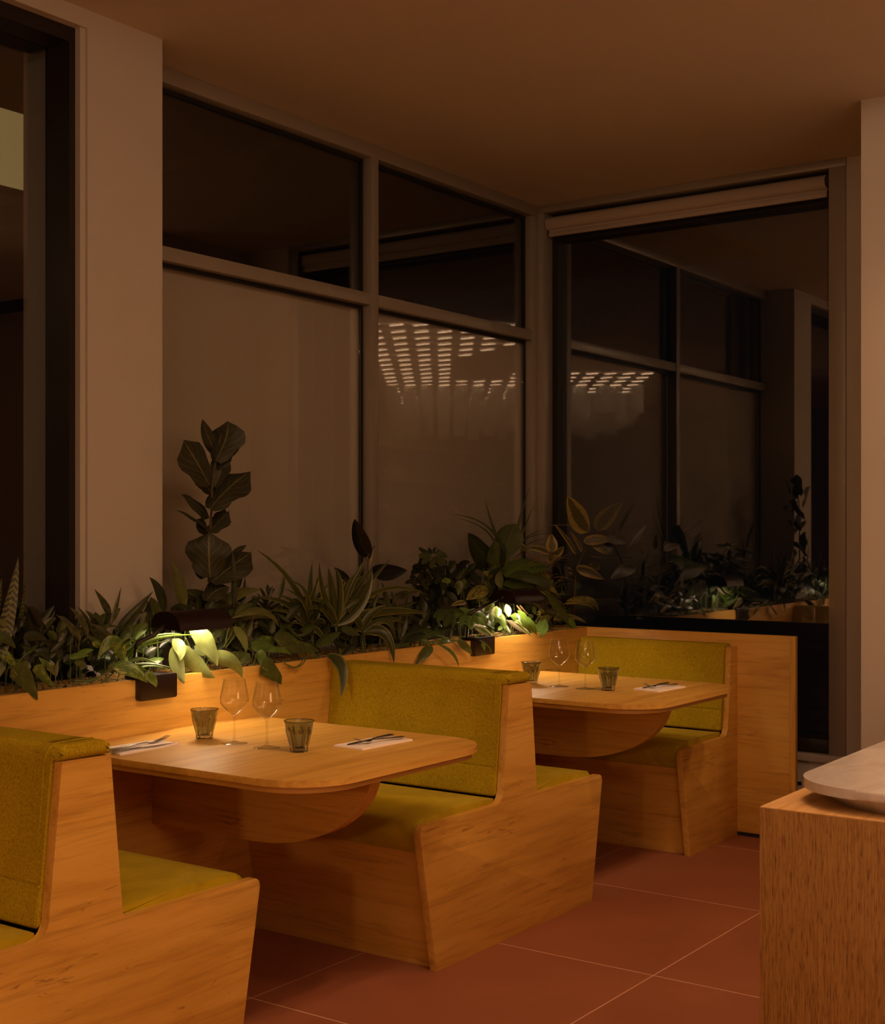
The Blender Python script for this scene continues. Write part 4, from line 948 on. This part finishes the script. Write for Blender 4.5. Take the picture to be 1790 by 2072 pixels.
for a in ((1004, 1226, 1004, 1250, 23, 'cream', 0, 0), (1024, 1222, 1029, 1249, 15, 'white', 2, 0), (1012, 1238, 1022, 1274, 16, 'bright', -2, 0), (1024, 1254, 1062, 1280, 10, 'white', 4, 2), (1030, 1255, 1074, 1287, 13, 'cream', 6, -2), (1035, 1256, 1056, 1266, 9, 'cream', 4, -6), (1030, 1246, 1086, 1285, 26, 'bright', 18, -14),
          (1000, 1250, 1020, 1262, 14, 'bright', 0, -4), (996, 1258, 1014, 1256, 12, 'mid', 0, -6), (1015, 1265, 1008, 1276, 9, 'bright', 0, 0), (1046, 1235, 1070, 1262, 12, 'bright', 4, -4), (1020, 1262, 1032, 1282, 8, 'mid', 0, 0), (1040, 1240, 1052, 1258, 6, 'white', 4, -4), (992, 1240, 996, 1262, 12, 'mid', 0, 0), (1000, 1270, 985, 1262, 12, 'mid', 0, 0)):
    L_(p, *a[:5], a[6], a[7], a[5], 'lance', 3.41, 3.37, fold=.25, wave=.08)
L_(p, 1074, 1282, 1101, 1252, 30, 16, 4, 'mid', 'ovate', 3.40, fold=.2); L_(p, 1045, 1225, 1060, 1250, 5, 4, 0, 'straw', 'blade', 3.42); L_(p, 1052, 1225, 1074, 1246, 5, 2, 6, 'straw', 'blade', 3.42)
for s in ([(1030, 1290), (1024, 1262), (1010, 1235)], [(1030, 1290), (1030, 1255)], [(1085, 1290), (1080, 1270), (1090, 1245)]): stem(p, s, .002, 'sheet', 3.42)

# --- big green philodendron above lamp 2
p = plant('broad_leaf_philodendron', 1020, 3.52, 'large green philodendron with upright paddle leaves, rising over the farther lamp')
for a in ((1018, 1138, 1044, 1060, 58, -8, -4, 'drk2', 'obov', 3.53, 0), (1008, 1158, 946, 1078, 52, -2, 6, 'dark', 'ovate', 3.56, 8), (1014, 1160, 1001, 1093, 46, -4, 2, 'drk2', 'ovate', 3.50, -10), (1020, 1166, 1114, 1148, 52, -4, -30, 'mid', 'ovate', 3.48, -15), (1018, 1150, 1008, 1090, 30, 20, 0, 'dark', 'ovate', 3.49, 60),
          (1028, 1168, 1134, 1213, 34, 14, -42, 'drk2', 'lance', 3.44, -10), (1100, 1196, 1162, 1279, 20, 10, -4, 'drk2', 'lance', 3.40, 0), (1018, 1184, 1086, 1192, 28, 0, -16, 'mid', 'lance', 3.48, 10), (1014, 1190, 1012, 1150, 20, -6, 0, 'olive', 'lance', 3.46, 20), (1040, 1190, 1100, 1205, 24, 0, -12, 'drk2', 'lance', 3.5, 0), (1150, 1250, 1162, 1280, 13, 6, 0, 'bright', 'lance', 3.39, 0)):
    L_(p, *a[:7], a[7], a[8], a[9], roll=a[10], fold=.22, wave=.06)
for s in ([(1022, 1290), (1018, 1220), (1018, 1160)], [(1026, 1290), (1024, 1200), (1034, 1166)], [(1018, 1290), (1010, 1220), (1008, 1158)], [(1030, 1290), (1040, 1220), (1030, 1172)]): stem(p, s, .0045, 'sheet', 3.52)
# --- spiky cordyline behind
p = plant('spiky_cordyline', 1045, 3.58, 'thin spiky blades shooting up against the window corner post')
stem(p, [(1040, 1300), (1042, 1180)], .004, 'bark', 3.6)
for a in ((1018, 1110, 981, 1009, 9, -4, 14), (1040, 1100, 1071, 984, 8, -8, 16), (1048, 1105, 1082, 1016, 6, -6, 10), (1010, 1100, 912, 1040, 7, 30, -24), (1006, 1112, 922, 1048, 6, 30, -20), (1045, 1110, 1100, 1072, 4, -6, -14), (1050, 1100, 1125, 1082, 3, -4, -18), (1052, 1112, 1110, 1090, 3, 0, -12), (1040, 1130, 1125, 1100, 3, -10, -16), (1000, 1130, 968, 1112, 4, 4, -14)):
    L_(p, *a[:7], 'grass', 'blade', 3.58, fold=.4)
# --- wispy straw coloured grass
p = plant('ribbon_grass', 1090, 3.5, 'straw coloured wispy grass between the philodendron and the cream-edged rubber plant')
for k in range(40):
    bx = RND.uniform(1060, 1120); by = RND.uniform(1120, 1230); a = RND.uniform(-.6, 1.1); r = RND.uniform(35, 85)
    L_(p, bx, by, bx + r * math.cos(a) * .9, by + r * math.sin(a) * .8, RND.uniform(2.2, 4.5), RND.uniform(-4, 8), -RND.uniform(8, 26), 'straw' if k % 3 else 'grass', 'blade', RND.uniform(3.44, 3.6), fold=.3)
for a in ((1100, 1065, 1190, 1075, 2, 10, -14), (1110, 1150, 1178, 1118, 2, 0, -20), (1195, 1125, 1262, 1124, 2.5, 4, 8)): L_(p, *a, 'straw', 'blade', 3.56)
# --- cream-edged rubber plant, right end
p = plant('variegated_rubber_plant', 1165, 3.56, 'cream-edged rubber plant at the right end of the planter, before the tall window')
stem(p, [(1160, 1290), (1162, 1200), (1166, 1155), (1180, 1120), (1192, 1102)], .0055, 'bark', 3.56); stem(p, [(1190, 1104), (1191, 1090), (1188, 1070)], .002, 'bark', 3.56); stem(p, [(1192, 1102), (1200, 1085), (1208, 1072)], .002, 'bark', 3.56)
stem(p, [(1160, 1250), (1135, 1160), (1117, 1118)], .003, 'bark', 3.54)
for a in ((1191, 1076, 1149, 1004, 44, -4, 6, 0, 3.54), (1208, 1074, 1259, 1016, 36, -8, -8, 0, 3.58), (1180, 1096, 1238, 1092, 22, 6, -6, 20, 3.53), (1196, 1102, 1237, 1122, 26, 6, -8, 0, 3.55), (1165, 1152, 1222, 1172, 28, 4, -10, 0, 3.52), (1200, 1148, 1210, 1138, 24, 0, 0, 0, 3.6), (1117, 1118, 1115, 1080, 24, 0, 0, 0, 3.52),
          (1166, 1122, 1120, 1060, 15, 8, -2, 30, 3.55), (1112, 1120, 1064, 1110, 18, 6, -10, 0, 3.5), (1178, 1118, 1152, 1074, 9, 6, 0, 20, 3.57), (1118, 1122, 1140, 1105, 20, 0, 6, 0, 3.56), (1112, 1124, 1120, 1140, 22, 0, 0, 0, 3.55), (1065, 1112, 1045, 1102, 14, 0, -4, 0, 3.56), (1160, 1160, 1140, 1150, 14, 0, -4, 0, 3.58)):
    L_(p, *a[:7], 'var', 'ovate', a[8], roll=a[7], fold=.18, wave=.05)
# --- mottled low plants at the right end
p = plant('mottled_fern', 1150, 3.46, 'speckled arching frond hanging over the right corner of the planter')
for a in ((1145, 1216, 1211, 1236, 17, 26, -26), (1140, 1222, 1200, 1232, 14, 16, -20), (1120, 1250, 1186, 1262, 12, 10, -18), (1080, 1180, 1130, 1205, 14, 8, -12), (1090, 1195, 1125, 1222, 12, 8, -8)): L_(p, *a, 'mott', 'lance', 3.46, 3.42, wave=.2)
p = plant('speckled_coleus', 1120, 3.44, 'low yellow-speckled foliage filling the corner right of the farther lamp')
for k in range(34):
    bx = RND.uniform(1078, 1150); by = RND.uniform(1232, 1274); a = RND.uniform(0, 2 * PI); r = RND.uniform(14, 28)
    L_(p, bx, by, bx + r * math.cos(a), by - 4 + r * .5 * math.sin(a), RND.uniform(9, 15), 0, -5, 'mott' if k % 4 else 'poth2', 'ovate', RND.uniform(3.42, 3.56), roll=RND.uniform(-30, 30))

# --- low filler foliage in the shade of the bigger plants
def filler(x0, x1, y0, y1, n, label, mats, Y0=3.46, Y1=3.62, wr=(12, 22), lr=(28, 55), name='leafy_plant', up=1.0):
    q = plant(name, (x0 + x1) / 2, (Y0 + Y1) / 2, label)
    for k in range(int(n * 1.45)):
        bx = RND.uniform(x0, x1); f = (bx - 0) / 1187; edge = 1409 - .1186 * bx
        by = min(RND.uniform(y0, y1), edge - 6); a = RND.uniform(-1.15, 1.15); r = RND.uniform(*lr); Y = RND.uniform(Y0, Y1)
        L_(q, bx, by, bx + r * math.sin(a), by - r * math.cos(a) * RND.uniform(.45, 1) * up, RND.uniform(*wr), r * .15 * math.sin(a), -r * .22, RND.choice(mats), RND.choice(('lance', 'ovate')), Y, roll=RND.uniform(-40, 40))
    for k in range(max(4, n // 4)):
        bx = RND.uniform(x0, x1); stem(q, [(bx, 1409 - .1186 * bx - 2), (bx + RND.uniform(-6, 6), y1 - 20), (bx + RND.uniform(-12, 12), y0)], .0022, 'sheet', RND.uniform(Y0, Y1))
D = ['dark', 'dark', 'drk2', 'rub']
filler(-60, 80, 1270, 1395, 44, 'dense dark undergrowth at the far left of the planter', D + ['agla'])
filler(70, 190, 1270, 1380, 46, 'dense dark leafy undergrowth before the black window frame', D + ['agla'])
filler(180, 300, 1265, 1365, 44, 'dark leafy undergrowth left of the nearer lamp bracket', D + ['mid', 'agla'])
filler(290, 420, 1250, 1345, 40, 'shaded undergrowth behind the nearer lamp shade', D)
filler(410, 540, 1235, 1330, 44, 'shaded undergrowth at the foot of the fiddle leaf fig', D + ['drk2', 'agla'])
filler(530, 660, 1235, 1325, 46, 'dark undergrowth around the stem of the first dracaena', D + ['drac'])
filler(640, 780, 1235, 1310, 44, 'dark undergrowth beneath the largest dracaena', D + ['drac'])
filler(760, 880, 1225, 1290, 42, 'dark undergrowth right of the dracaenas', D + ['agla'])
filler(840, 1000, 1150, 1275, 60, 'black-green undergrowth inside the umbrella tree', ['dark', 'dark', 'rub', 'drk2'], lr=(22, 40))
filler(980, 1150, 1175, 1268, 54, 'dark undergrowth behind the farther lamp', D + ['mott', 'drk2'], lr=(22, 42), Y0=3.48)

# --- dry moss on the soil
bm = bmesh.new()
for k in range(2600):
    u = RND.random(); x = .9 + 5.0 * u; y = 3.41 + .2 * RND.random() ** 1.6
    if noise.noise(Vector((x * 3.1, y * 2, 1))) < -.12 and k % 3: continue
    p0 = Vector((x, y, .925 + RND.uniform(0, .022))); a = RND.uniform(0, 6.3); pts = []
    for i in range(7):
        pts.append(p0.copy()); a += RND.uniform(-1.4, 1.4); p0 = p0 + Vector((math.cos(a), math.sin(a), RND.uniform(-.5, .5))) * .009
        p0.z = max(.92, p0.z); p0.y = max(3.403, p0.y)
    tube(bm, pts, .0009, 3, False)
tag(obj('moss', bm, M['moss'], pl), kind='stuff')
